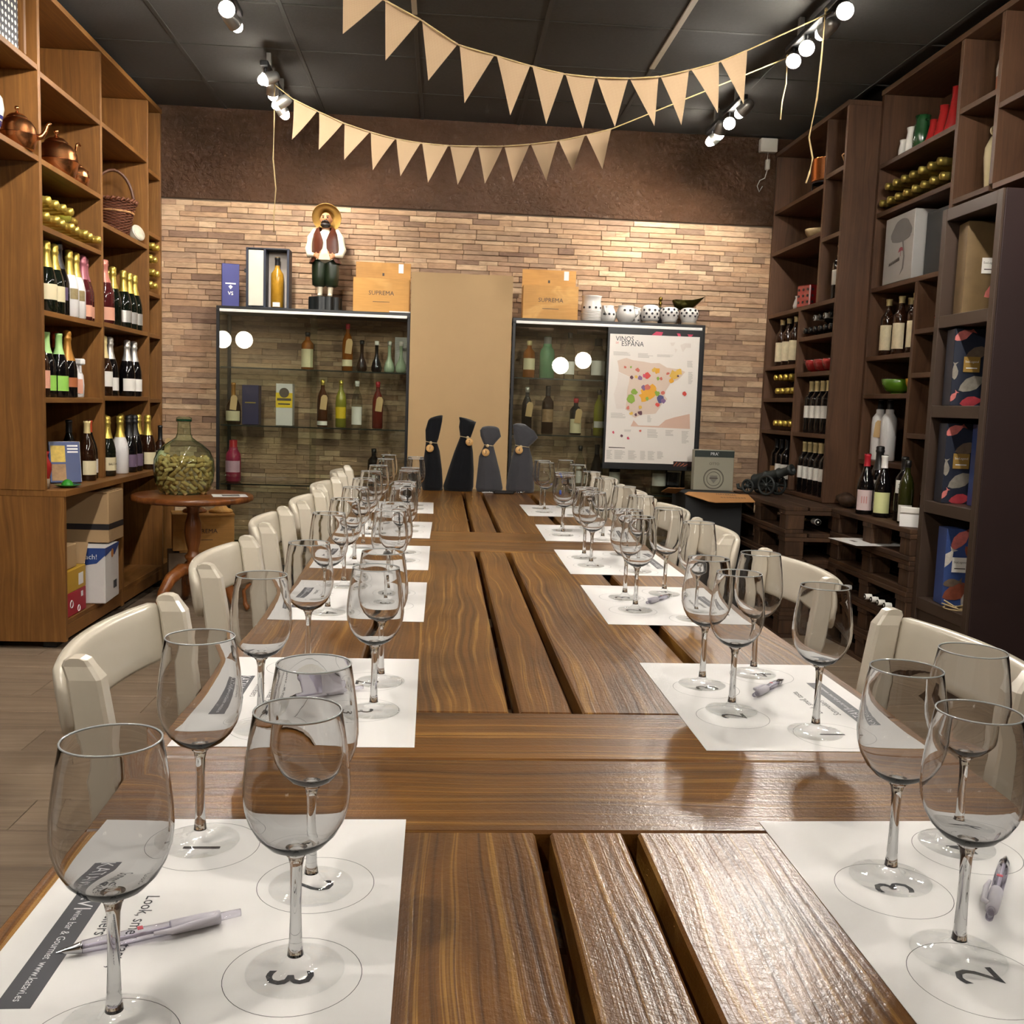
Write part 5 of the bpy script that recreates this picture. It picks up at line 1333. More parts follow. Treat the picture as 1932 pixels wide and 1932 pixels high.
for i, (x, y, r, c) in enumerate([(660, 890, 85, 'o'), (600, 940, 60, 'o'), (700, 830, 45, 'o'), (770, 600, 38, 'o'), (730, 590, 26, 'y'), (515, 595, 24, 'm'), (640, 665, 38, 'r'), (600, 670, 24, 'k'), (550, 700, 30, 'p'), (495, 685, 20, 'y'), (435, 695, 22, 'd'),
                                  (990, 640, 55, 'y'), (960, 720, 30, 'o'), (1045, 658, 14, 'd'), (1060, 600, 40, 'y'), (910, 630, 18, 'm'), (780, 700, 20, 'g'), (820, 700, 18, 'm'), (640, 965, 22, 'g'), (590, 820, 32, 'p'), (640, 810, 34, 'm'), (425, 960, 58, 'g'), (470, 885, 34, 'g'),
                                  (840, 880, 26, 'm'), (770, 890, 30, 'g'), (810, 960, 46, 'n'), (850, 985, 28, 'p'), (775, 1035, 24, 'r'), (385, 1090, 22, 'm'), (545, 1075, 22, 'y'), (430, 1160, 20, 'y'), (490, 1175, 18, 'd'), (550, 1145, 28, 'd'), (1130, 880, 26, 'r'), (385, 1480, 17, 'k'), (300, 1450, 16, 'd'), (190, 1410, 14, 'k'), (545, 1380, 14, 'm'), (350, 570, 16, 'm'), (425, 565, 14, 'g')]):
    pprint('wine_region', blob(x, y, r * 1.3, i), mats_[c], 0.0003 + 0.00004 * i)
for p_ in ([(940, 235), (1010, 230), (990, 270), (960, 275)], [(1000, 305), (1040, 320), (1010, 360)], [(1075, 260), (1130, 235), (1215, 235), (1215, 290), (1150, 290), (1110, 350), (1090, 310)]):
    pprint('world_map_shape', p_, M_LANDP)
q = random.Random(3)
for x0, x1, y0, y1, n_ in ((200, 460, 375, 425, 5), (520, 730, 385, 445, 5), (770, 985, 390, 425, 4), (1180, 1245, 600, 760, 12), (1165, 1240, 460, 545, 6), (160, 360, 1160, 1230, 5), (640, 700, 1180, 1270, 7), (335, 450, 1370, 1400, 3), (640, 780, 1360, 1470, 6), (880, 985, 1360, 1440, 5), (1095, 1190, 1365, 1530, 11), (100, 180, 1640, 1760, 10), (205, 345, 1640, 1760, 10), (385, 500, 1640, 1760, 10), (545, 620, 1640, 1760, 10), (645, 745, 1640, 1760, 10), (770, 860, 1640, 1740, 9)):
    m_ = MB()
    for k in range(n_):
        y_ = y0 + (y1 - y0) * k / n_
        a_ = puv(x0, y_); b_ = puv(x0 + (x1 - x0) * q.uniform(0.6, 1), y_ + (y1 - y0) / n_ * 0.45)
        m_.box((a_[0], -0.0018, b_[1]), (b_[0], -0.0016, a_[1]))
    tag(ob('small_print', m_, M_GREYP, t), kind='stuff')
M_PINK = plain('pink_stroke', 'c83c5c', 0.5)
for s_, sz, xx, yy, mm in (('VINOS', 0.042, 350, 210, M_INK), ('DE', 0.016, 250, 262, mats_['r']), ('ESPAÑA', 0.042, 450, 272, M_INK)):
    a_ = puv(xx, yy); text(s_, sz, mm, t, (a_[0], -0.0019, a_[1]), stretch=0.92)
pprint('heading_bar', [(130, 1600), (345, 1603), (345, 1612), (130, 1612)], M_INKL)
for p_ in ([(700, 148), (760, 100), (850, 106), (830, 150)], [(1030, 112), (1075, 115), (1085, 160), (1050, 158)], [(1170, 120), (1245, 122), (1215, 155), (1190, 158)]):
    ob('pink_stroke', MB().prism([puv(*p) for p in p_], 0, 0.0004, 0, Matrix.Translation((0, -0.0002, 0)) @ Matrix.Rotation(PI / 2, 4, 'X')), M_PINK, t)
st = ob('corner_sticker', MB().box((0.152, -0.003, -0.405), (0.268, -0.0018, -0.372)), plain('dark_sticker', '2c1618', 0.5), t)
for k in range(4): ob('orange_line', MB().tube([(0.155 + 0.02 * k, -0.0034, -0.402), (0.175 + 0.022 * k, -0.0034, -0.376 - 0.004 * k)], 0.0016, 5), P('sticker_orange', 'c86a3c', 0.5), st)

# ------------------------------------------------------------------ dark cartons, grey wine box beside the poster
t = thing('cardboard_box', 'black carton with opened brown flaps beside the toy cannon', 'box', (1.585, 5.72, 0), 0.03)
M_BLKCARD = plain('black_carton', '1f2022', 0.6)
ob('carton', MB().cbox((-0.17, -0.15, 0), (0.17, 0.15, 0.70), 0.003), M_BLKCARD, t)
ob('flap', MB().prism([(-0.17, 0), (0.18, -0.02), (0.19, -0.13), (-0.05, -0.15), (-0.09, -0.135), (-0.11, -0.11), (-0.20, -0.03)], 0, 0.004), P('flap_cardboard', 'b98652', 0.7), t, (0.02, -0.13, 0.706), (0.3, 0, 0.0))
ob('flap', MB().prism([(-0.1, 0), (0.1, 0), (0.05, 0.1), (-0.1, 0.1)], 0, 0.003), P('flap_cardboard', 'b98652'), t, (-0.17, -0.02, 0.702), (0, 0.25, PI / 2))
fp = kids(t)[1]
text('MATERIAL', 0.026, M_INK, fp, (0.045, -0.035, 0.0046), (0, 0, -0.12))
sq = MB()
for k in range(9): sq.tube([(0.0 + 0.017 * k, -0.085, 0.0046), (0.004 + 0.017 * k, -0.07, 0.0046), (0.009 + 0.017 * k, -0.086, 0.0046), (0.014 + 0.017 * k, -0.072, 0.0046)], 0.0011, 4)
tag(ob('handwriting', sq, M_INK, fp), kind='stuff')
t = thing('gift_box', 'flat grey-green wine box with dark band and round seal', 'box', (1.645, 5.835, 0.702), 0.02, rot=(-0.03, 0, 0.02))
ob('carton', MB().cbox((-0.122, -0.03, 0), (0.122, 0.03, 0.245), 0.002), plain('sage_grey_carton', '9a9684', 0.55, var=0.05), t)
fprint(t, 'dark_band', rect(-0.122, 0.122, 0.2, 0.239), -0.0302, plain('dark_green_band', '26302c', 0.5))
text("PRA'", 0.026, M_WHITEINK, t, (0, -0.0314, 0.219))
text('OTTO', 0.022, M_INKL, t, (0, -0.0312, 0.16))
for r_ in (0.062, 0.058, 0.042): ob('seal_ring', MB().ring(r_, 0.0012, 36, 4, 0, Matrix.Translation((0, -0.0304, 0.07)) @ Matrix.Rotation(PI / 2, 4, 'X')), M_INKL, t)
fprint(t, 'seal_shield', [(-0.022, 0.09), (0.022, 0.09), (0.022, 0.07), (0, 0.043), (-0.022, 0.07)], -0.0304, P('seal_grey', '77746a', 0.5))
ob('seal_crossbar', MB().box((-0.026, -0.0316, 0.071), (0.026, -0.0304, 0.077)), M_INKL, t)

# ------------------------------------------------------------------ toy cannon
t = thing('toy_cannon', 'dark cast model cannon on spoked wheels standing on the pallets', 'ornament', (1.935, 5.62, 0.6985), -0.95)
M_IRON = plain('dark_cast_iron', '2b2f2e', 0.5, 0.3)
Rb = Matrix.Translation((0, 0, 0.115)) @ Matrix.Rotation(-0.32, 4, 'Y') @ Matrix.Rotation(PI / 2, 4, 'Y')
ob('barrel', MB().lathe([(0, -0.15), (0.012, -0.15), (0.016, -0.14), (0.012, -0.13), (0.036, -0.12), (0.04, -0.11), (0.036, -0.10), (0.034, -0.04), (0.038, -0.035), (0.038, -0.025), (0.032, -0.02), (0.028, 0.05), (0.032, 0.055), (0.032, 0.065), (0.026, 0.07), (0.024, 0.12), (0.033, 0.135), (0.033, 0.15), (0.026, 0.155), (0.016, 0.155), (0.016, 0.1), (0, 0.1)], 24, 0, Rb), M_IRON, t)
ob('carriage', MB().cbox((-0.16, -0.028, 0.03), (0.03, 0.028, 0.075), 0.006), M_IRON, t)
ob('trail_hook', MB().tube([(-0.15, 0, 0.05), (-0.2, 0, 0.02), (-0.23, 0, 0.025), (-0.235, 0, 0.05)], 0.01, 8), M_IRON, t)
for x, r_ in ((0.01, 0.062), (-0.12, 0.045)):
    for s in (-1, 1):
        wl = ob('wheel', MB().ring(r_ - 0.008, 0.008, 28, 8, 0, Matrix.Rotation(PI / 2, 4, 'X')), M_IRON, t, (x, s * 0.055, r_))
        ob('hub', MB().lathe([(0, -0.014), (0.013, -0.014), (0.013, 0.014), (0, 0.014)], 12, 0, Matrix.Rotation(PI / 2, 4, 'X')), M_IRON, wl)
        for k in range(8): ob('spoke', MB().tube([(0, 0, 0), ((r_ - 0.008) * math.cos(k * PI / 4), 0, (r_ - 0.008) * math.sin(k * PI / 4))], 0.004, 6), M_IRON, wl)

# ------------------------------------------------------------------ round table, demijohn with corks, crates below
RT = (-1.333, 5.40)
t = thing('pedestal_table', 'small round wooden pedestal table with three curved feet', 'table', (RT[0], RT[1], 0))
ob('table_top', MB().lathe([(0, 0.600), (0.30, 0.600), (0.315, 0.606), (0.318, 0.618), (0.315, 0.632), (0.305, 0.636), (0, 0.636)], 48), W_['mahogX'], t)
ob('pedestal', MB().lathe([(0, 0.14), (0.036, 0.14), (0.038, 0.24), (0.04, 0.25), (0.04, 0.25), (0.03, 0.27), (0.042, 0.285), (0.045, 0.30), (0.03, 0.315), (0.028, 0.33), (0.04, 0.38), (0.046, 0.43), (0.042, 0.48), (0.03, 0.52), (0.032, 0.56), (0.06, 0.59), (0.065, 0.60), (0, 0.60)], 28), W_['mahogZ'], t)
for k in range(3):
    a = -2.2 + k * 2 * PI / 3
    pts = [(0.02, 0.225), (0.08, 0.23), (0.15, 0.19), (0.2, 0.12), (0.225, 0.05), (0.255, 0.022), (0.275, 0.03)]
    wd = [0.034, 0.036, 0.034, 0.028, 0.023, 0.02, 0.014]
    ob('curved_foot', MB().tube([(r_ * math.cos(a), r_ * math.sin(a), z_) for r_, z_ in pts], wd, 10), W_['mahogX'], t)
t = thing('paper_sheet', 'leaflets with a pen on the edge of the round table', 'paper', (-1.13, 5.36, 0.6365), 0.3)
ob('sheet', MB().box((-0.09, -0.07, 0), (0.09, 0.07, 0.0015)), M_PAPER, t)
ob('printed_leaflet', MB().box((-0.04, -0.05, 0.0016), (0.05, 0.03, 0.003)), plain('grey_leaflet', '77716c', 0.5, var=0.4, vs=40), t)
DJ = Vector((-1.385, 5.42, 0.637))
M_GREENGL = thin_glass('green_bottle_glass', (0.80, 0.90, 0.80), (0.10, 0.26, 0.14))
DP = [(0.0, 0.0), (0.10, 0.0), (0.132, 0.018), (0.153, 0.07), (0.160, 0.13), (0.155, 0.185), (0.135, 0.232), (0.10, 0.265), (0.065, 0.287), (0.044, 0.303), (0.036, 0.325), (0.033, 0.375), (0.033, 0.385), (0.04, 0.39), (0.04, 0.408), (0.03, 0.414)]
t = thing('demijohn', 'big round green glass demijohn half filled with corks', 'demijohn', tuple(DJ))
ob('glass_body', MB().lathe(DP, 48), M_GREENGL, t)
ob('neck_ring', MB().ring(0.036, 0.006, 28, 8, 0, Matrix.Translation((0, 0, 0.396))), plain('dark_green_solid_glass', '12402a', 0.08), t)
t = NT('wine_cork'); oi = t.new('ObjectInfo')
M_CORK = t.done(t.bsdf(t.mix(t.noise(t.coords(), 60, 4), t.ramp(oi.outputs['Random'], [(0.0, lin('8a6636')), (0.5, lin('c9a86a')), (1.0, lin('dcc690'))]), lin('a9864e')), 0.8))
cork = MB().lathe([(0, -0.021), (0.0105, -0.021), (0.0112, -0.0195), (0.0112, 0.0195), (0.0105, 0.021), (0, 0.021)], 9).me('wine_cork')
q = random.Random(9); nc = 0
def rin(z_):
    c = clip(DP, z_ - 0.002, z_ + 0.002, 0.0); return c[0][0]
for L in range(8):
    z_ = 0.018 + 0.0235 * L
    rr_ = rin(z_ + 0.004) - 0.022
    radii = [rr_] if L < 6 else ([rr_, rr_ - 0.032] if L == 6 else [rr_ - 0.01, rr_ - 0.042, rr_ - 0.074, rr_ - 0.105])
    for R0 in radii:
        n_ = max(3, int(2 * PI * R0 / 0.047))
        for i in range(n_):
            if L < 7 and not (-2.9 < (a0 := -PI + 2 * PI * (i + 0.5 * (L % 2)) / n_) < 0.5): continue
            a = -PI + 2 * PI * (i + 0.5 * (L % 2)) / n_
            o = ob('wine_cork', cork, M_CORK, None, (DJ.x + R0 * math.cos(a), DJ.y + R0 * math.sin(a), DJ.z + z_ + q.uniform(-0.003, 0.003)), (PI / 2 + q.uniform(-0.9, 0.9), 0, a + q.uniform(-1.0, 1.0)))
            tag(o, 'used wine cork in the pile inside the green demijohn', 'cork', 'corks heaped inside the demijohn'); nc += 1
wine_case('closed wooden wine case marked SUPREMA standing under the round table', (-1.385, 5.835, 0.275), 0.3, False, (0.34, 0.2, 0.20))
t = thing('cardboard_box', 'grey-brown carton supporting the wine case under the round table', 'box', (-1.40, 5.835, 0), 0.3)
ob('carton', MB().cbox((-0.18, -0.1, 0), (0.17, 0.1, 0.262), 0.003), plain('grey_brown_carton', '7a6650', 0.7), t)
ob('board', MB().cbox((-0.12, -0.1, 0.263), (0.2, 0.1, 0.274), 0.001), W_['pineX'], t)
for i, (x, y, lb) in enumerate(((-1.43, 5.83, 'turned wooden stand on the crate under the round table'), (-1.285, 5.855, 'pale turned wooden stand beside the pedestal, on the crate'))):
    t = thing('turned_stand', lb, 'stand', (x, y, 0.488))
    ob('turned_base', MB().lathe([(0, 0), (0.066, 0), (0.07, 0.008), (0.06, 0.018), (0.042, 0.024), (0.03, 0.04), (0.024, 0.07), (0.03, 0.10 if i else 0.05), (0, 0.10 if i else 0.05)], 24), W_['pineZ'] if i else W_['mahogZ'], t)

# ------------------------------------------------------------------ contents of the walnut shelving
GW = 'bottles standing in the walnut shelving'
FL = -0.8      # labels look out into the room and a little towards the camera
SCAL = plain('scalloped_cream_label', 'd6c7a4', 0.5, var=0.25, vs=45)
for i, y in enumerate((6.20, 6.08, 5.955)):
    bottle('dark bottle with scalloped cream label by the stone wall, %s from it' % ORD[i], 'bordeaux', (2.15, y, 1.476), M_BROWNGL, M_CREAMCAP, SCAL, (0.03, 0.15), 0.9, FL, capz=0.262, group=GW)
for i, y in enumerate((5.63, 5.545, 5.46, 5.375)):
    bottle('red wine bottle with gold capsule, upper white-labelled row, %s from stone wall' % ORD[i], 'bordeaux', (2.15, y, 1.074), M_BLKGLASS, M_CREAMCAP, M_WHITEP, (0.085, 0.155), 1.1, FL, group=GW, tagc=None)
for i, y in enumerate((5.66, 5.578, 5.496, 5.414, 5.332)):
    bottle('red wine bottle with gold capsule, bottom white-labelled row, %s from stone wall' % ORD[i], 'bordeaux', (2.145, y, 0.723), M_BLKGLASS, M_CREAMCAP, M_WHITEP, (0.085, 0.155), 1.1, FL, group=GW)
for i, y in enumerate((6.1, 6.0)):
    bottle('dark bottle with white label behind the toy cannon, %s' % ('closer to the stones' if i == 0 else 'closer to the upright'), 'bordeaux', (2.16, y, 0.723), M_BLKGLASS, M_BLKCAP, M_WHITEP, (0.05, 0.14), 1.0, FL, group=GW)
bottle('big dark round-shouldered bottle in the corner behind the toy cannon', 'bordeaux', (2.17, 6.22, 0.723), M_BLKGLASS, M_BLKCAP, P('brown_band_label', '8a6a44', 0.5), (0.05, 0.12), 1.0, FL, group=GW)
for i, y in enumerate((5.43, 5.345)):
    bottle('dark wine bottle with cream capsule high in the narrow bay, %s' % ('behind' if i == 0 else 'in front'), 'bordeaux', (2.20 - 0.05 * i, y, 1.808), M_BLKGLASS, M_CREAMCAP, M_WHITEP, (0.08, 0.16), 1.0, FL, group=GW)
for i in range(6):
    lying(5.31 + 0.076 * i, 1.626, 2.10, 'dark bottle lying with white cap, lower layer, %s from the pillar' % ORD[i], M_BLKCAP, M_BLKGLASS, PI, 'bordeaux', 'dark bottles lying in the walnut shelving')
    kk = [c for c in kids(bpy.data.objects[-1])] if False else None
for i in range(4):
    lying(5.35 + 0.076 * i, 1.626 + 0.067, 2.11, 'dark bottle lying with white cap, upper layer, %s from the pillar' % ORD[i], M_WHITECAP if i % 2 else M_BLKCAP, M_BLKGLASS, PI, 'bordeaux', 'dark bottles lying in the walnut shelving')
for r_, z_ in ((0, 1.275), (1, 1.275 + 0.085), (2, 1.074)):
    for i in range(4):
        lying(5.83 + 0.092 * i + 0.04 * (r_ == 1), z_, 2.095, 'gold-capped bottle lying near the stone wall, %s layer, %s from the upright' % (('middle', 'upper', 'lowest')[r_], ORD[i]), M_GOLD, M_DKGREEN, PI, 'sparkling', 'gold-capped bottles lying in the walnut shelving')
for i in range(8):
    lying(5.125 - 0.0895 * i, 2.244, 2.252, 'gold-capped bottle lying high in the walnut shelving, lower layer, %s from pillar' % ORD[i], M_GOLDD, M_DKGREEN, PI, 'sparkling', 'gold-capped bottles lying high in the walnut shelving')
for i in range(7):
    lying(5.08 - 0.0895 * i, 2.244 + 0.077, 2.256, 'gold-capped bottle lying high in the walnut shelving, upper layer, %s from pillar' % ORD[i], M_GOLDD, M_DKGREEN, PI, 'sparkling', 'gold-capped bottles lying high in the walnut shelving')
for i, (x, y) in enumerate(((2.33, 5.09), (2.40, 4.99), (2.33, 4.945), (2.33, 4.79))):
    bottle('dark bottle with scalloped cream label below the silver box, %s from the pillar' % ORD[i], 'bordeaux', (x, y, 1.497), M_BROWNGL, M_CREAMCAP, SCAL, (0.03, 0.16), 0.9, FL, capz=0.262, group=GW)
for i, y in enumerate((5.10, 4.99)):
    bottle('tall white ceramic bottle with black stopper, %s' % ('closer to the pillar, with brown tag' if i == 0 else 'second from the pillar'), 'clay', (2.33, y, 0.949), M_WHITEB, M_BLKCAP, None, face=FL, group=GW, tagc=M_KRAFT if i == 0 else None)
t = carton('dark blue box behind the white ceramic bottles', (2.46, 4.80, 0.949), (0.12, 0.2, 0.1), M_NAVYD)
ob('lid_edge', MB().box((-0.0605, -0.1005, 0.08), (0.0605, 0.1005, 0.083)), M_BLKCAP, t)
# row standing on the pallets
for lb, k, x, y, cap, g, lab, lz, mk in (('wine bottle with red capsule and pink script label on the pallets', 'burgundy', 2.10, 4.70, M_REDCAP, M_BLKGLASS, plain('pale_pink_label_paper', 'd9c2c0', 0.5), (0.02, 0.12), ('lll', 0.05, plain('pink_script', 'c98a84', 0.5))),
                                         ('tall dark bottle labelled 3.9 next to the red-capped bottle', 'magnum', 2.20, 4.785, M_BLKCAP, M_BLKGLASS, M_WHITEP, (0.10, 0.165), ('3.9', 0.045)),
                                         ('wine bottle with cream capsule and yellow-green label', 'burgundy', 2.13, 4.575, M_WHITECAP, M_BLKGLASS, M_YLABEL, (0.02, 0.12), None),
                                         ('dark bottle labelled 3.9 next to the green-tinted bottle', 'bordeaux', 2.155, 4.42, M_BLKCAP, M_BLKGLASS, M_WHITEP, (0.13, 0.19), ('3.9', 0.036)),
                                         ('green-tinted tall bottle with white foot label', 'slim', 2.12, 4.315, M_BLKCAP, plain('olive_green_glass', '2a2c0e', 0.06), M_WHITEP, (0.01, 0.085), None),
                                         ('dark bottle with grey-white label against the black shelving', 'burgundy', 2.21, 4.275, M_BLKCAP, M_BLKGLASS, M_WHITEP, (0.08, 0.16), None)):
    bottle(lb, k, (x, y, 0.6985), g, cap, lab, lz, 1.0, FL + 0.3, group='wine bottles standing on the pallets', mark=mk)
t = thing('paper_bag', 'small white paper bag with folded top at the pallet edge', 'bag', (2.085, 4.185, 0.6985), -0.6)
ob('pouch', MB().loft([[(sx * 0.042 * k_, sy * 0.018 * k2, z_) for sx, sy in ((-1, -1), (1, -1), (1, 1), (-1, 1))] for z_, k_, k2 in ((0, 1, 1), (0.05, 1.02, 1.0), (0.085, 1.0, 0.3))], 0, True, None, False), M_PAPER, t)
ob('folded_top', MB().cbox((-0.043, -0.024, 0.06), (0.043, -0.015, 0.088), 0.003), M_WHITEP, t, rot=(0.0, 0, 0))
t = thing('wood_log', 'slice of rough split log lying on the pallets by the pillar', 'log', (2.16, 5.06, 0.6985 + 0.036), 0, rot=(0, PI / 2, 1.25))
rl = random.Random(2)
ob('bark', MB().loft([[((0.03 + rl.uniform(-0.003, 0.003)) * math.cos(2 * PI * i / 14), (0.045 + rl.uniform(-0.004, 0.004)) * math.sin(2 * PI * i / 14), z_) for i in range(14)] for z_ in (-0.11, -0.06, 0.0, 0.06, 0.11)]), W_['palletZ'], t)
ob('cut_face', MB().lathe([(0, 0), (0.026, 0)], 14, 0, Matrix.Translation((0, 0, 0.1105)) @ Matrix.Diagonal((1, 1.5, 1, 1))), W_['pineX'], t)
# bottles with white capsules lying inside the pallets
for i in range(5):
    bottle('dark bottle with white capsule lying in the pallet gap, %s from the black shelving' % ORD[i], 'slim', (2.30, (4.224, 4.292, 4.360, 4.428, 4.66)[i], 0.279 + 0.020 + 0.034), M_BLKGLASS, M_WHITECAP, None, lie=PI, group='white-capped bottles lying in the pallets')
t = thing('paper_sheet', 'white sheet sticking out of the upper pallet gap', 'paper', (2.08, 4.55, 0.579), 0.1)
ob('sheet', MB().box((-0.16, -0.15, 0), (0.12, 0.12, 0.0012)), M_PAPER, t)
ob('print_line', MB().box((-0.1, -0.02, 0.0013), (-0.08, 0.03, 0.0016)), M_INKL, t)
bottle('dark bottle with white label lying deep in the corner pallet gap', 'bordeaux', (1.985, 5.285, 0.4195 + 0.14 + 0.0576 + 0.0), M_BLKGLASS, M_WHITECAP, M_WHITEP, lie=-PI / 2, group='white-capped bottles lying in the pallets')

# copper pot, bowls, jugs
t = thing('copper_pot', 'copper saucepan on a black trivet at the top of the walnut shelving', 'pot', (2.21, 5.80, 2.461), 0.4)
ob('pan', MB().lathe([(0, 0.075), (0.075, 0.075), (0.082, 0.085), (0.084, 0.2), (0.09, 0.205), (0.084, 0.207), (0.08, 0.2), (0.078, 0.085), (0, 0.085)], 32), M_COPPER, t)
tv = ob('trivet_ring', MB().ring(0.07, 0.005, 28, 6, 0, Matrix.Translation((0, 0, 0.07))), M_BLKMETAL, t)
for k in range(3): ob('trivet_leg', MB().tube([(0.07 * math.cos(k * 2.09), 0.07 * math.sin(k * 2.09), 0.07), (0.08 * math.cos(k * 2.09), 0.08 * math.sin(k * 2.09), 0.0)], 0.005, 6), M_BLKMETAL, t)
ob('handle', MB().tube([(-0.03, -0.08, 0.185), (-0.06, -0.15, 0.19), (-0.08, -0.19, 0.19)], 0.007, 8), M_BLKMETAL, t)
t = thing('bread_basket', 'shallow pale wire basket on the narrow top shelf by the pillar', 'basket', (2.22, 5.35, 2.501))
for r_, z_ in ((0.06, 0.006), (0.075, 0.04), (0.09, 0.085)): ob('wire_ring', MB().ring(r_, 0.0035, 28, 6, 0, Matrix.Translation((0, 0, z_))), M_WICKERL, t)
for k in range(16): ob('wire_rib', MB().tube([(0.058 * math.cos(k * PI / 8), 0.058 * math.sin(k * PI / 8), 0.004), (0.09 * math.cos(k * PI / 8 + 0.2), 0.09 * math.sin(k * PI / 8 + 0.2), 0.086)], 0.0025, 5), M_WICKERL, t)
ob('bottom', MB().lathe([(0, 0.0), (0.06, 0.0), (0.06, 0.004), (0, 0.004)], 20), M_WICKERL, t)
def bowl(label, loc, r_, h_, mat, group=None, name='bowl'):
    t = thing(name, label, 'bowl', loc, 0, group)
    ob('vessel', MB().lathe([(0, 0.004), (r_ * 0.4, 0.004), (r_ * 0.75, h_ * 0.25), (r_ * 0.95, h_ * 0.65), (r_, h_), (r_ * 0.95, h_), (r_ * 0.9, h_ * 0.66), (r_ * 0.7, h_ * 0.3), (0, h_ * 0.12)], 28), mat, t)
    ob('foot_ring', MB().lathe([(r_ * 0.36, 0), (r_ * 0.42, 0), (r_ * 0.42, 0.008), (r_ * 0.36, 0.008)], 24), mat, t)
    return t
M_PALEW = plain('pale_turned_wood', 'b09872', 0.6)
bowl('low pale wooden bowl on the shelf above the red holder', (2.19, 5.78, 2.201), 0.085, 0.06, M_PALEW, 'pale wooden bowls')
bowl('taller pale wooden bowl beside the upright above the red holder', (2.21, 5.62, 2.201), 0.07, 0.085, M_PALEW, 'pale wooden bowls')
for i, y in enumerate((5.66, 5.53, 5.40)):
    bowl('red ceramic bowl in the row of three, %s from the stone wall' % ORD[i], (2.175, y, 1.421), 0.064, 0.072, M_REDGL, 'red ceramic bowls')
bowl('bright green ceramic bowl in the walnut shelving', (2.35, 4.96, 1.298), 0.085, 0.075, plain('lime_green_glaze', '4f7d16', 0.25, coat=0.4))
bowl('yellow ceramic bowl half hidden beside the green bowl', (2.38, 4.79, 1.298), 0.07, 0.075, plain('mustard_glaze', 'b8862a', 0.25, coat=0.4))
bowl('small red bowl on the little side shelf', (2.35, 4.53, 1.603), 0.05, 0.06, M_REDGL)
t = thing('utensil_holder', 'square red ceramic holder pierced with dark dots', 'holder', (2.17, 5.79, 1.808), 0.3)
ob('box', MB().cbox((-0.06, -0.06, 0), (0.06, 0.06, 0.13), 0.006), M_REDGL, t)
for i in range(9):
    ob('hole', _disc, M_HOLE, t, (-0.04 + 0.04 * (i % 3), -0.0605, 0.03 + 0.036 * (i // 3)), (PI / 2, 0, 0))
    ob('hole', _disc, M_HOLE, t, (-0.0605, -0.04 + 0.04 * (i % 3), 0.03 + 0.036 * (i // 3)), (PI / 2, 0, -PI / 2))
t = thing('ceramic_jug', 'tiny white spotted jug beside the red holder', 'jug', (2.125, 5.89, 1.808))
ob('body', MB().lathe([(0, 0), (0.024, 0), (0.028, 0.02), (0.02, 0.05), (0.014, 0.065), (0.018, 0.078), (0.015, 0.078)], 20), M_WPOT, t)
ob('handle', MB().tube([(0, -0.016, 0.07), (0, -0.035, 0.06), (0, -0.027, 0.03)], 0.004, 6), M_WPOT, t)
M_GREENV = plain('dark_green_glaze', '1f4a26', 0.2, coat=0.4)
for lb, y, m, r_, h_ in (('white cup with handle high on the walnut shelving', 5.07, M_WPOT, 0.03, 0.10), ('white jug with looped handle high on the walnut shelving', 4.985, M_WPOT, 0.035, 0.14), ('dark green jug high on the walnut shelving', 4.89, M_GREENV, 0.042, 0.17),
                         ('short red flared vase next to the green jug', 4.775, M_REDGL, 0.04, 0.12), ('middle red flared vase high on the walnut shelving', 4.68, M_REDGL, 0.045, 0.16), ('tallest red flared vase beside the upright', 4.565, M_REDGL, 0.052, 0.21)):
    t = thing('ceramic_vase' if 'vase' in lb else 'ceramic_jug', lb, 'vase' if 'vase' in lb else 'jug', (2.34, y, 2.496), 0, 'small ceramics on the top walnut shelf')
    if 'vase' in lb: pf = [(0, 0), (r_, 0), (r_ * 1.02, 0.006), (r_ * 0.75, h_ * 0.35), (r_ * 0.45, h_ * 0.8), (r_ * 0.5, h_), (r_ * 0.4, h_)]
    else: pf = [(0, 0), (r_ * 0.8, 0), (r_, 0.01), (r_ * 1.0, h_ * 0.5), (r_ * 0.8, h_ * 0.85), (r_ * 0.9, h_), (r_ * 0.8, h_)]
    ob('body', MB().lathe(pf, 24), m, t)
    if 'vase' not in lb: ob('handle', MB().tube([(0, -r_ * 0.8, h_ * 0.85), (0, -r_ * 1.7, h_ * 0.8), (0, -r_ * 1.7, h_ * 0.45), (0, -r_ * 0.95, h_ * 0.3)], 0.006, 8), m, t)
t = thing('stoneware_jug', 'cream stoneware jug with small ring handle', 'jug', (2.38, 4.215, 2.161))
ob('body', MB().lathe([(0, 0), (0.055, 0), (0.06, 0.01), (0.072, 0.15), (0.07, 0.19), (0.05, 0.235), (0.03, 0.25), (0.03, 0.275), (0.026, 0.275)], 28), plain('cream_stoneware', 'bfae88', 0.5), t)
ob('ring_handle', MB().ring(0.016, 0.006, 18, 6, 0, Matrix.Translation((-0.03, 0.02, 0.262)) @ Matrix.Rotation(PI / 2, 4, 'X')), P('cream_stoneware_trim', 'bfae88'), t)
t = thing('stoneware_jug', 'white and terracotta jug on the top shelf near the ceiling', 'jug', (2.38, 4.19, 2.551))
ob('glazed_top', MB().lathe([(0.062, 0.085), (0.064, 0.12), (0.055, 0.165), (0.035, 0.19), (0, 0.195)], 24), M_WPOT, t)
ob('clay_base', MB().lathe([(0, 0), (0.058, 0), (0.06, 0.01), (0.062, 0.085)], 24), plain('terracotta', '9c5a38', 0.7), t)
t = thing('ceramic_jug', 'terracotta jug with green glazed spout on the side shelf', 'jug', (2.36, 4.53, 1.395))
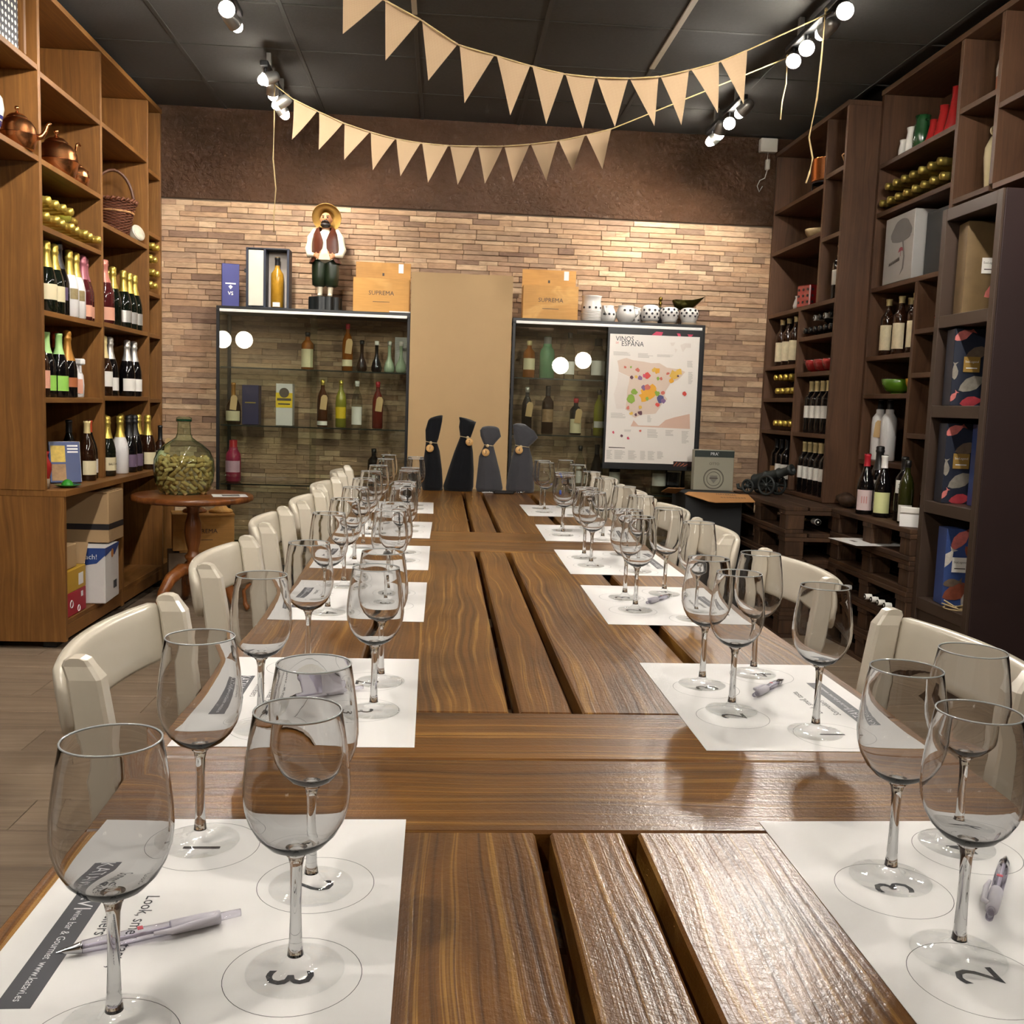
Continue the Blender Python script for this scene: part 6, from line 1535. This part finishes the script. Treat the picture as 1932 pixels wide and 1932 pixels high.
ob('body', MB().lathe([(0, 0), (0.036, 0), (0.045, 0.03), (0.042, 0.06), (0.025, 0.08), (0.022, 0.09)], 22), P('raw_clay', '8d7b66', 0.8), t)
ob('spout', MB().tube([(0, 0.01, 0.08), (-0.01, 0.03, 0.11), (-0.03, 0.055, 0.15)], [0.02, 0.014, 0.008], 10), M_GREENG, t)
t = thing('iron_ornament', 'dark iron ornament beside the ceiling corner', 'ornament', (2.36, 3.84, 2.486))
ob('body', MB().lathe([(0, 0), (0.05, 0), (0.05, 0.02), (0.02, 0.05), (0.045, 0.1), (0.03, 0.16), (0.012, 0.2), (0, 0.21)], 18), M_IRON, t)
ob('ring', MB().ring(0.02, 0.005, 18, 6, 0, Matrix.Translation((0, 0, 0.225)) @ Matrix.Rotation(PI / 2, 4, 'X')), M_IRON, t)

# silver gift box with tree, black box behind
t = thing('gift_box', 'silver gift box printed with a grey umbrella-shaped tree', 'box', (2.36, 4.90, 1.857), -0.02)
ob('carton', MB().cbox((-0.09, -0.16, 0), (0.09, 0.17, 0.335), 0.003), plain('silver_carton', 'a9a6a2', 0.4, 0.2), t)
Mx = Matrix.Translation((-0.0906, 0, 0)) @ Matrix.Rotation(-PI / 2, 4, 'Z') @ Matrix.Rotation(PI / 2, 4, 'X')
M_TREEG = plain('tree_print_grey', '6a6765', 0.5)
crown = [(0.02 + 0.115 * math.cos(a) * (1 + 0.06 * math.sin(7 * a)), 0.225 + (0.085 if math.sin(a) > 0 else 0.03) * math.sin(a)) for a in [2 * PI * i / 28 for i in range(28)]]
ob('tree_crown', MB().prism(crown, 0, 0.0006, 0, Mx), M_TREEG, t)
ob('tree_trunk', MB().prism([(0.03, 0.22), (0.045, 0.21), (0.075, 0.12), (0.07, 0.06), (0.03, 0.03), (0.055, 0.065), (0.06, 0.12)], 0, 0.0006, 0, Mx), M_TREEG, t)
ob('red_tree', MB().prism([(0.0, 0.145), (0.012, 0.165), (0.03, 0.17), (0.048, 0.165), (0.055, 0.148), (0.03, 0.152), (0.028, 0.125), (0.025, 0.125), (0.026, 0.15)], 0.0006, 0.001, 0, Mx), P('dark_red_print', '8a2a36', 0.5), t)
sg = MB()
for k in range(10): sg.tube([tuple(Mx @ Vector((-0.1 + 0.012 * k, 0.09 + 0.0015 * k, 0.0006))), tuple(Mx @ Vector((-0.094 + 0.012 * k, 0.105 + 0.002 * k, 0.0006))), tuple(Mx @ Vector((-0.09 + 0.012 * k, 0.091 + 0.0015 * k, 0.0006)))], 0.0009, 4)
tag(ob('script', sg, M_INKL, t), kind='stuff')
t = carton('black box with silver scrawl behind the silver gift box', (2.43, 4.60, 1.857), (0.22, 0.25, 0.31), M_BLKCARD)
sg = MB()
for k in range(14): sg.tube([(-0.1 + 0.014 * k, -0.1256, 0.24 + 0.012 * (k % 3)), (-0.094 + 0.014 * k, -0.1256, 0.27 - 0.008 * (k % 2)), (-0.088 + 0.014 * k, -0.1256, 0.245)], 0.0014, 4)
tag(ob('silver_scrawl', sg, P('scrawl_grey', '8a8886', 0.4), t), kind='stuff')

# fish boxes in the black shelving
FISH = [(-0.5, 0.0), (-0.38, 0.12), (-0.15, 0.22), (0.1, 0.2), (0.28, 0.08), (0.36, 0.05), (0.52, 0.2), (0.46, 0.0), (0.52, -0.2), (0.36, -0.05), (0.25, -0.1), (0.0, -0.2), (-0.2, -0.18), (-0.4, -0.1)]
FM = {c: plain('fish_print_' + c, h_, 0.45, var=0.45, vs=60) for c, h_ in (('coral', 'c8706a'), ('red', 'a83a42'), ('grey', '8a8378'), ('brown', '6a5a4c'), ('white', 'c9c2b8'), ('rust', '8a4a36'))}
M_FNAVY = plain('fish_box_navy', '1a2030', 0.45); M_FBLUE = plain('fish_box_blue', '33487e', 0.45)
def fish_box(label, loc, size, mat, fishes, lab, rz):
    t = carton(label, loc, size, mat, rz)
    sx, sy, sz = size
    for i, (u_, v_, s_, a_, c_) in enumerate(fishes):
        pts = [(u_ * sx + s_ * (x * math.cos(a_) - y * math.sin(a_)), v_ * sz + s_ * (x * math.sin(a_) + y * math.cos(a_))) for x, y in FISH]
        pts = [(min(max(x, -sx / 2), sx / 2), min(max(y, 0), sz)) for x, y in pts]
        ob('printed_fish', MB().prism(pts, 0, 0.0005, 0, Matrix.Translation((0, -sy / 2 - 0.0003 - 0.0003 * i, 0)) @ Matrix.Rotation(PI / 2, 4, 'X')), FM[c_], t)
    l_ = fprint(t, 'box_label', rect(-0.032, 0.032, sz * 0.44, sz * 0.44 + 0.062), -sy / 2 - 0.004, plain('gold_box_label', '9a7a3c', 0.4) if lab == 'gold' else M_WHITEP)
    text('Seafood' if False else 'NoLand' if False else 'SeaLegend', 0.0125, M_WHITEINK if lab == 'gold' else M_INKL, l_, (0, -sy / 2 - 0.0052, sz * 0.44 + 0.042))
    ob('label_line', MB().box((-0.022, -sy / 2 - 0.0054, sz * 0.44 + 0.014), (0.022, -sy / 2 - 0.0048, sz * 0.44 + 0.018)), M_WHITEINK if lab == 'gold' else M_INKL, l_)
    return t
D1 = [(-0.25, 0.92, 0.09, 0.5, 'coral'), (0.2, 0.7, 0.11, 0.3, 'brown'), (0.1, 0.3, 0.13, 0.5, 'grey'), (0.1, 0.06, 0.1, 0.2, 'red'), (-0.42, 0.12, 0.05, 1.0, 'coral'), (-0.44, 0.45, 0.07, 1.6, 'grey')]
B1 = [(0.0, 0.88, 0.12, 0.9, 'coral'), (-0.4, 0.62, 0.09, 1.1, 'white'), (0.4, 0.66, 0.1, -0.9, 'rust'), (0.1, 0.2, 0.16, 0.4, 'rust'), (0.35, 0.12, 0.1, 1.2, 'white'), (-0.2, 0.3, 0.08, 0.2, 'brown')]
fish_box('tall dark gift box with fish print and gold label, second shelf', (2.155, 3.945, 1.234), (0.145, 0.1, 0.312), M_FNAVY, D1, 'gold', -0.18)
fish_box('tall dark gift box with fish print and gold label, third shelf', (2.15, 3.955, 0.831), (0.13, 0.1, 0.33), M_FNAVY, D1, 'gold', -0.18)
fish_box('tall blue gift box with pink fish print beside the dark one', (2.20, 3.80, 0.831), (0.11, 0.1, 0.33), M_FBLUE, B1, 'white', -0.18)
fish_box('tall blue gift box with pink fish print on the lowest shelf', (2.15, 3.90, 0.411), (0.12, 0.1, 0.32), M_FBLUE, B1, 'white', -0.15)
t = fish_box('large brown gift box with blue fish-print corner, top shelf', (2.20, 3.955, 1.606), (0.19, 0.1, 0.37), plain('brown_veined_carton', '6b5638', 0.45, var=0.35, vs=14), [(0.3, 0.62, 0.09, 0.9, 'coral'), (0.2, 0.28, 0.12, 0.6, 'coral'), (0.4, 0.1, 0.1, 1.2, 'white'), (0.42, 0.4, 0.09, 0.2, 'rust')], 'white', -0.15)
fprint(t, 'blue_corner', [(0.0, 0.0), (0.095, 0.0), (0.095, 0.3), (0.05, 0.15)], -0.0502, M_FBLUE)
t = thing('gift_ribbon', 'raffia ribbon with a small tag below the blue fish box', 'ribbon', (2.12, 3.74, 0.411))
M_RAFF = plain('raffia', 'b59f74', 0.7)
for k in range(3): ob('raffia_loop', MB().tube([(-0.02 + 0.05 * math.sin(a) * (1 - 0.2 * k), 0.03 + 0.05 * math.cos(a + k), 0.006 + 0.012 * k * abs(math.sin(a))) for a in [i * 2 * PI / 12 for i in range(13)]], 0.0028, 5), M_RAFF, t)
ob('tag', MB().prism([(0.0, -0.02), (0.07, -0.035), (0.09, -0.01), (0.03, 0.01)], 0.0, 0.002), M_KRAFT, t)

# ------------------------------------------------------------------ fabric bottle bags on the table end
M_BAGB = plain('black_felt', '0f1014', 0.9, spec=0.15, var=0.2, vs=30, bump=0.2, bs=200, sheen=0.15)
M_BAGG = plain('charcoal_felt', '3c3c40', 0.85, spec=0.2, var=0.15, vs=20, bump=0.2, bs=200, sheen=0.3)
M_CORD = plain('cotton_cord', 'c9b48c', 0.8)
M_SLICE = plain('wood_slice', 'd0a468', 0.6)
def bag(label, x, y, mat, prof, num, tagp, flap=None):
    """prof: (z, centre x offset, half width, half depth)"""
    t = thing('bottle_bag', label, 'bag', (x, y, TT), 0, 'cloth bags hiding the tasting bottles')
    rings = []; n = 28
    q = random.Random(int(num))
    for k, (z_, cx, hw, hd) in enumerate(prof):
        ph = q.uniform(0, 6)
        rings.append([(cx + hw * math.cos(a) * (1 + 0.03 * math.sin(5 * a + ph)), hd * math.sin(a) * (1 + 0.06 * math.sin(7 * a + ph)), z_ + ((0.012 * math.cos(a + ph)) if k == len(prof) - 1 else 0)) for a in [2 * PI * i / n for i in range(n)]])
    ob('cloth', MB().loft(rings, 0, True), mat, t)
    zt, cx, hw, hd = min(prof[3:-1], key=lambda p: p[2])
    ob('cord', MB().ring(1.0, 0.06, 28, 6, 0, Matrix.Translation((cx, 0, zt)) @ Matrix.Rotation(0.12, 4, 'Y') @ Matrix.Diagonal((hw + 0.001, hd + 0.001, 0.03, 1))), M_CORD, t)
    ob('bead', MB().lathe([(0.008 * math.sin(PI * i / 8), -0.008 * math.cos(PI * i / 8)) for i in range(9)], 12), M_CORD, t, (cx + tagp[0] * 0.5, -hd - 0.008, zt - 0.002))
    sl = ob('wood_tag', MB().lathe([(0, -0.0025), (0.0185, -0.0025), (0.0185, 0.0025), (0, 0.0025)], 20, 0, Matrix.Rotation(PI / 2, 4, 'X')), M_SLICE, t, (cx + tagp[0], -hd - 0.016, zt + tagp[1]), (-0.15, 0.1, 0))
    text(num, 0.022, M_INK, sl, (0, -0.0031, 0))
    return t
bag('black cloth bottle bag tagged number one', -0.037, 4.78, M_BAGB, [(0.0, 0, 0.048, 0.042), (0.02, 0.0, 0.052, 0.046), (0.1, -0.002, 0.048, 0.044), (0.19, -0.006, 0.036, 0.036), (0.232, -0.01, 0.027, 0.026), (0.25, -0.008, 0.031, 0.024), (0.29, -0.004, 0.036, 0.02), (0.335, 0.006, 0.034, 0.01), (0.352, 0.008, 0.033, 0.004)], '1', (-0.006, -0.028))
bag('black cloth bottle bag tagged number two', 0.09, 4.785, M_BAGB, [(0.0, 0.0, 0.068, 0.046), (0.02, 0.0, 0.074, 0.048), (0.1, 0.01, 0.062, 0.045), (0.19, 0.02, 0.045, 0.038), (0.262, 0.028, 0.026, 0.024), (0.28, 0.03, 0.03, 0.022), (0.31, 0.032, 0.037, 0.018), (0.338, 0.036, 0.04, 0.008), (0.346, 0.034, 0.04, 0.004)], '2', (0.018, -0.022))
bag('charcoal cloth bottle bag tagged number three', 0.24, 4.78, M_BAGG, [(0.0, 0, 0.062, 0.044), (0.02, 0, 0.066, 0.046), (0.1, -0.006, 0.055, 0.044), (0.17, -0.012, 0.042, 0.04), (0.226, -0.008, 0.022, 0.022), (0.245, -0.006, 0.034, 0.024), (0.27, 0.0, 0.05, 0.022), (0.298, -0.004, 0.048, 0.012), (0.308, -0.004, 0.042, 0.005)], '3', (-0.016, -0.034))
bag('charcoal cloth bottle bag tagged number four, top flopped over', 0.392, 4.79, M_BAGG, [(0.0, 0, 0.066, 0.046), (0.02, 0, 0.07, 0.048), (0.1, 0.002, 0.062, 0.046), (0.17, 0.004, 0.05, 0.04), (0.226, 0.004, 0.033, 0.028), (0.245, 0.012, 0.045, 0.03), (0.27, 0.022, 0.06, 0.028), (0.30, 0.012, 0.052, 0.018), (0.325, -0.01, 0.034, 0.008)], '4', (-0.018, -0.018))
t = thing('corkscrew', 'black folding corkscrew lying before the charcoal bags', 'corkscrew', (0.30, 4.66, TT + 0.009), 0.12)
ob('handle', MB().cbox((-0.045, -0.008, -0.008), (0.055, 0.008, 0.008), 0.004), M_BLKCAP, t)
ob('lever', MB().cbox((-0.1, 0.012, -0.008), (-0.02, 0.018, 0.002), 0.002), M_CHROME, t)
ob('worm', MB().tube([(0.06 + 0.003 * i, 0.006 * math.cos(i), 0.006 * math.sin(i)) for i in range(16)], 0.0018, 6), M_CHROME, t)
t = thing('bottle_stopper', 'small blue bottle stopper standing near the far wine glasses', 'stopper', (0.555, 4.62, TT))
ob('cap', MB().lathe([(0, 0), (0.012, 0), (0.013, 0.01), (0.011, 0.03), (0, 0.032)], 16), plain('blue_plastic', '2a4fb0', 0.3), t)
ob('grip_ring', MB().ring(0.0125, 0.002, 16, 6, 0, Matrix.Translation((0, 0, 0.012))), P('blue_plastic_ring', '2a4fb0'), t)

# ------------------------------------------------------------------ bunting and twine
t_ = NT('burlap'); v = t_.coords(rand=True)
wx = t_.new('TexWave', bands_direction='X'); wx.inputs['Scale'].default_value = 130; wx.inputs['Distortion'].default_value = 1.5; t_.l(v, wx.inputs['Vector'])
wz = t_.new('TexWave', bands_direction='Z'); wz.inputs['Scale'].default_value = 130; wz.inputs['Distortion'].default_value = 1.5; t_.l(v, wz.inputs['Vector'])
hh = t_.math('MULTIPLY', t_.math('ADD', wx.outputs['Fac'], wz.outputs['Fac']), 0.5)
M_BURLAP = t_.done(t_.bsdf(t_.mix(hh, lin('ab9070'), lin('cfb492')), 0.85, 0, 0.2, normal=t_.bump(hh, 0.3, 0.001)))
M_TWINE = plain('jute_twine', 'c8ae7c', 0.85, var=0.3, vs=80)
T1 = [[-0.93, 3.75, 2.80], [-0.406, 3.814, 2.674], [-0.252, 3.833, 2.645], [-0.115, 3.85, 2.588], [0.026, 3.868, 2.514], [0.167, 3.885, 2.49], [0.305, 3.902, 2.465], [0.437, 3.918, 2.448], [0.563, 3.934, 2.448], [0.696, 3.95, 2.457], [0.819, 3.965, 2.475], [0.941, 3.98, 2.512], [1.06, 3.995, 2.554], [1.175, 4.009, 2.61], [1.52, 4.049, 2.79]]
K1 = [[-0.4, 3.815, 2.514], [-0.244, 3.834, 2.43], [-0.086, 3.854, 2.369], [0.056, 3.871, 2.309], [0.232, 3.893, 2.278], [0.371, 3.91, 2.255], [0.522, 3.929, 2.258], [0.645, 3.944, 2.269], [0.8, 3.963, 2.282], [0.92, 3.978, 2.303], [1.067, 3.996, 2.36], [1.17, 4.008, 2.402]]
T2 = [[-0.953, 5.3, 2.80], [-0.797, 5.256, 2.682], [-0.666, 5.219, 2.619], [-0.534, 5.182, 2.559], [-0.397, 5.144, 2.512], [-0.265, 5.106, 2.476], [-0.135, 5.07, 2.453], [0.002, 5.031, 2.438], [0.138, 4.993, 2.433], [0.266, 4.957, 2.431], [0.393, 4.921, 2.438], [0.526, 4.884, 2.451], [0.654, 4.848, 2.475], [0.775, 4.814, 2.502], [1.54, 4.593, 2.80]]
K2 = [[-0.806, 5.258, 2.487], [-0.658, 5.217, 2.43], [-0.52, 5.178, 2.375], [-0.383, 5.14, 2.329], [-0.24, 5.099, 2.296], [-0.098, 5.059, 2.261], [0.044, 5.02, 2.254], [0.182, 4.981, 2.253], [0.323, 4.941, 2.256], [0.475, 4.898, 2.267], [0.599, 4.864, 2.311], [0.739, 4.824, 2.314]]
def bunting(label, T, K):
    c0 = Vector(T[len(T) // 2])
    t = thing('burlap_bunting', label, 'bunting', tuple(c0), 0, 'burlap flag garlands')
    ob('string', MB().tube([Vector(p) - c0 for p in T], 0.003, 6), M_TWINE, t)
    for i, k in enumerate(K):
        a, b, c = Vector(T[i + 1]) - c0, Vector(T[i + 2]) - c0, Vector(k) - c0
        g = (b - a) * 0.03; a2, b2 = a + g, b - g
        nrm = (b - a).cross(c - a).normalized()
        o = (a + b + c) / 3
        R = 7; front = []; 
        for r_ in range(R + 1):
            v_ = r_ / R
            l_, rr_ = a2.lerp(c, v_), b2.lerp(c, v_)
            row = []
            for s_ in range(5):
                p = l_.lerp(rr_, s_ / 4)
                bw = 0.010 * math.sin(PI * s_ / 4) * (1 - v_) + 0.014 * v_ * math.sin(i * 2.1 + 1) + 0.006 * math.sin(3 * v_ + i)
                row.append(p + nrm * bw - o)
            front.append(row)
        m_ = MB().loft(front, 0, False, None, True, False)
        back = [[p + nrm * 0.0012 for p in row] for row in front]
        m_.loft(back, 0, False, None, True, False)
        f_ = ob('flag', m_, M_BURLAP, t, tuple(o))
        ob('hem', MB().tube([a2 - o, (a2 + b2) / 2 + nrm * 0.010 - o, b2 - o], 0.0042, 6), M_BURLAP, f_)
    return t
bunting('burlap flag garland sagging closer to the camera', T1, K1)
bunting('burlap flag garland sagging in front of the dark plaster band', T2, K2)
def twine(label, pts):
    p0 = Vector(pts[0]); q = random.Random(len(label))
    t = thing('jute_twine', label, 'twine', tuple(p0), 0, 'loose twine ends')
    ob('strand', MB().tube([Vector(p) - p0 + Vector((q.uniform(-0.004, 0.004), q.uniform(-0.004, 0.004), 0)) for p in pts], 0.0035, 6), M_TWINE, t)
    k_ = MB(); ball(k_, (0, 0, 0), 0.007, 0.007, 0.008, 8)
    ob('knot', k_, M_TWINE, t)
twine('loose twine hanging down in front of the stone wall', [(-0.90, 5.33, 2.80), (-0.90, 5.33, 2.6), (-0.905, 5.33, 2.4), (-0.895, 5.33, 2.25), (-0.905, 5.33, 2.12), (-0.90, 5.33, 2.03)])
twine('long loose twine hanging beside the copper saucepan', [(1.50, 4.05, 2.80), (1.497, 4.05, 2.6), (1.488, 4.05, 2.45), (1.46, 4.05, 2.3), (1.482, 4.05, 2.22), (1.475, 4.05, 2.16), (1.462, 4.05, 2.12)])
twine('short loose twine hanging from the farther garland', [(1.53, 4.58, 2.80), (1.53, 4.58, 2.68), (1.52, 4.58, 2.6), (1.518, 4.58, 2.52)])

# wall socket box and cable
t = thing('socket_box', 'white electrical box with plug and cable high on the far wall', 'socket', (2.022, 6.342, 2.866))
M_PLASTIC = plain('white_plastic', 'cbc5ba', 0.45)
ob('housing', MB().cbox((-0.055, -0.05, -0.042), (0.055, 0.0, 0.042), 0.005), M_PLASTIC, t)
ob('plug', MB().cbox((-0.012, -0.045, -0.15), (0.014, -0.015, -0.085), 0.005), M_PLASTIC, t)
ob('cable', MB().tube([(0, -0.03, -0.04), (-0.002, -0.03, -0.085), (0.001, -0.03, -0.15), (-0.01, -0.025, -0.2), (-0.04, -0.02, -0.215), (-0.055, -0.02, -0.25), (-0.04, -0.02, -0.285), (-0.02, -0.02, -0.25)], 0.003, 6), M_PLASTIC, t)
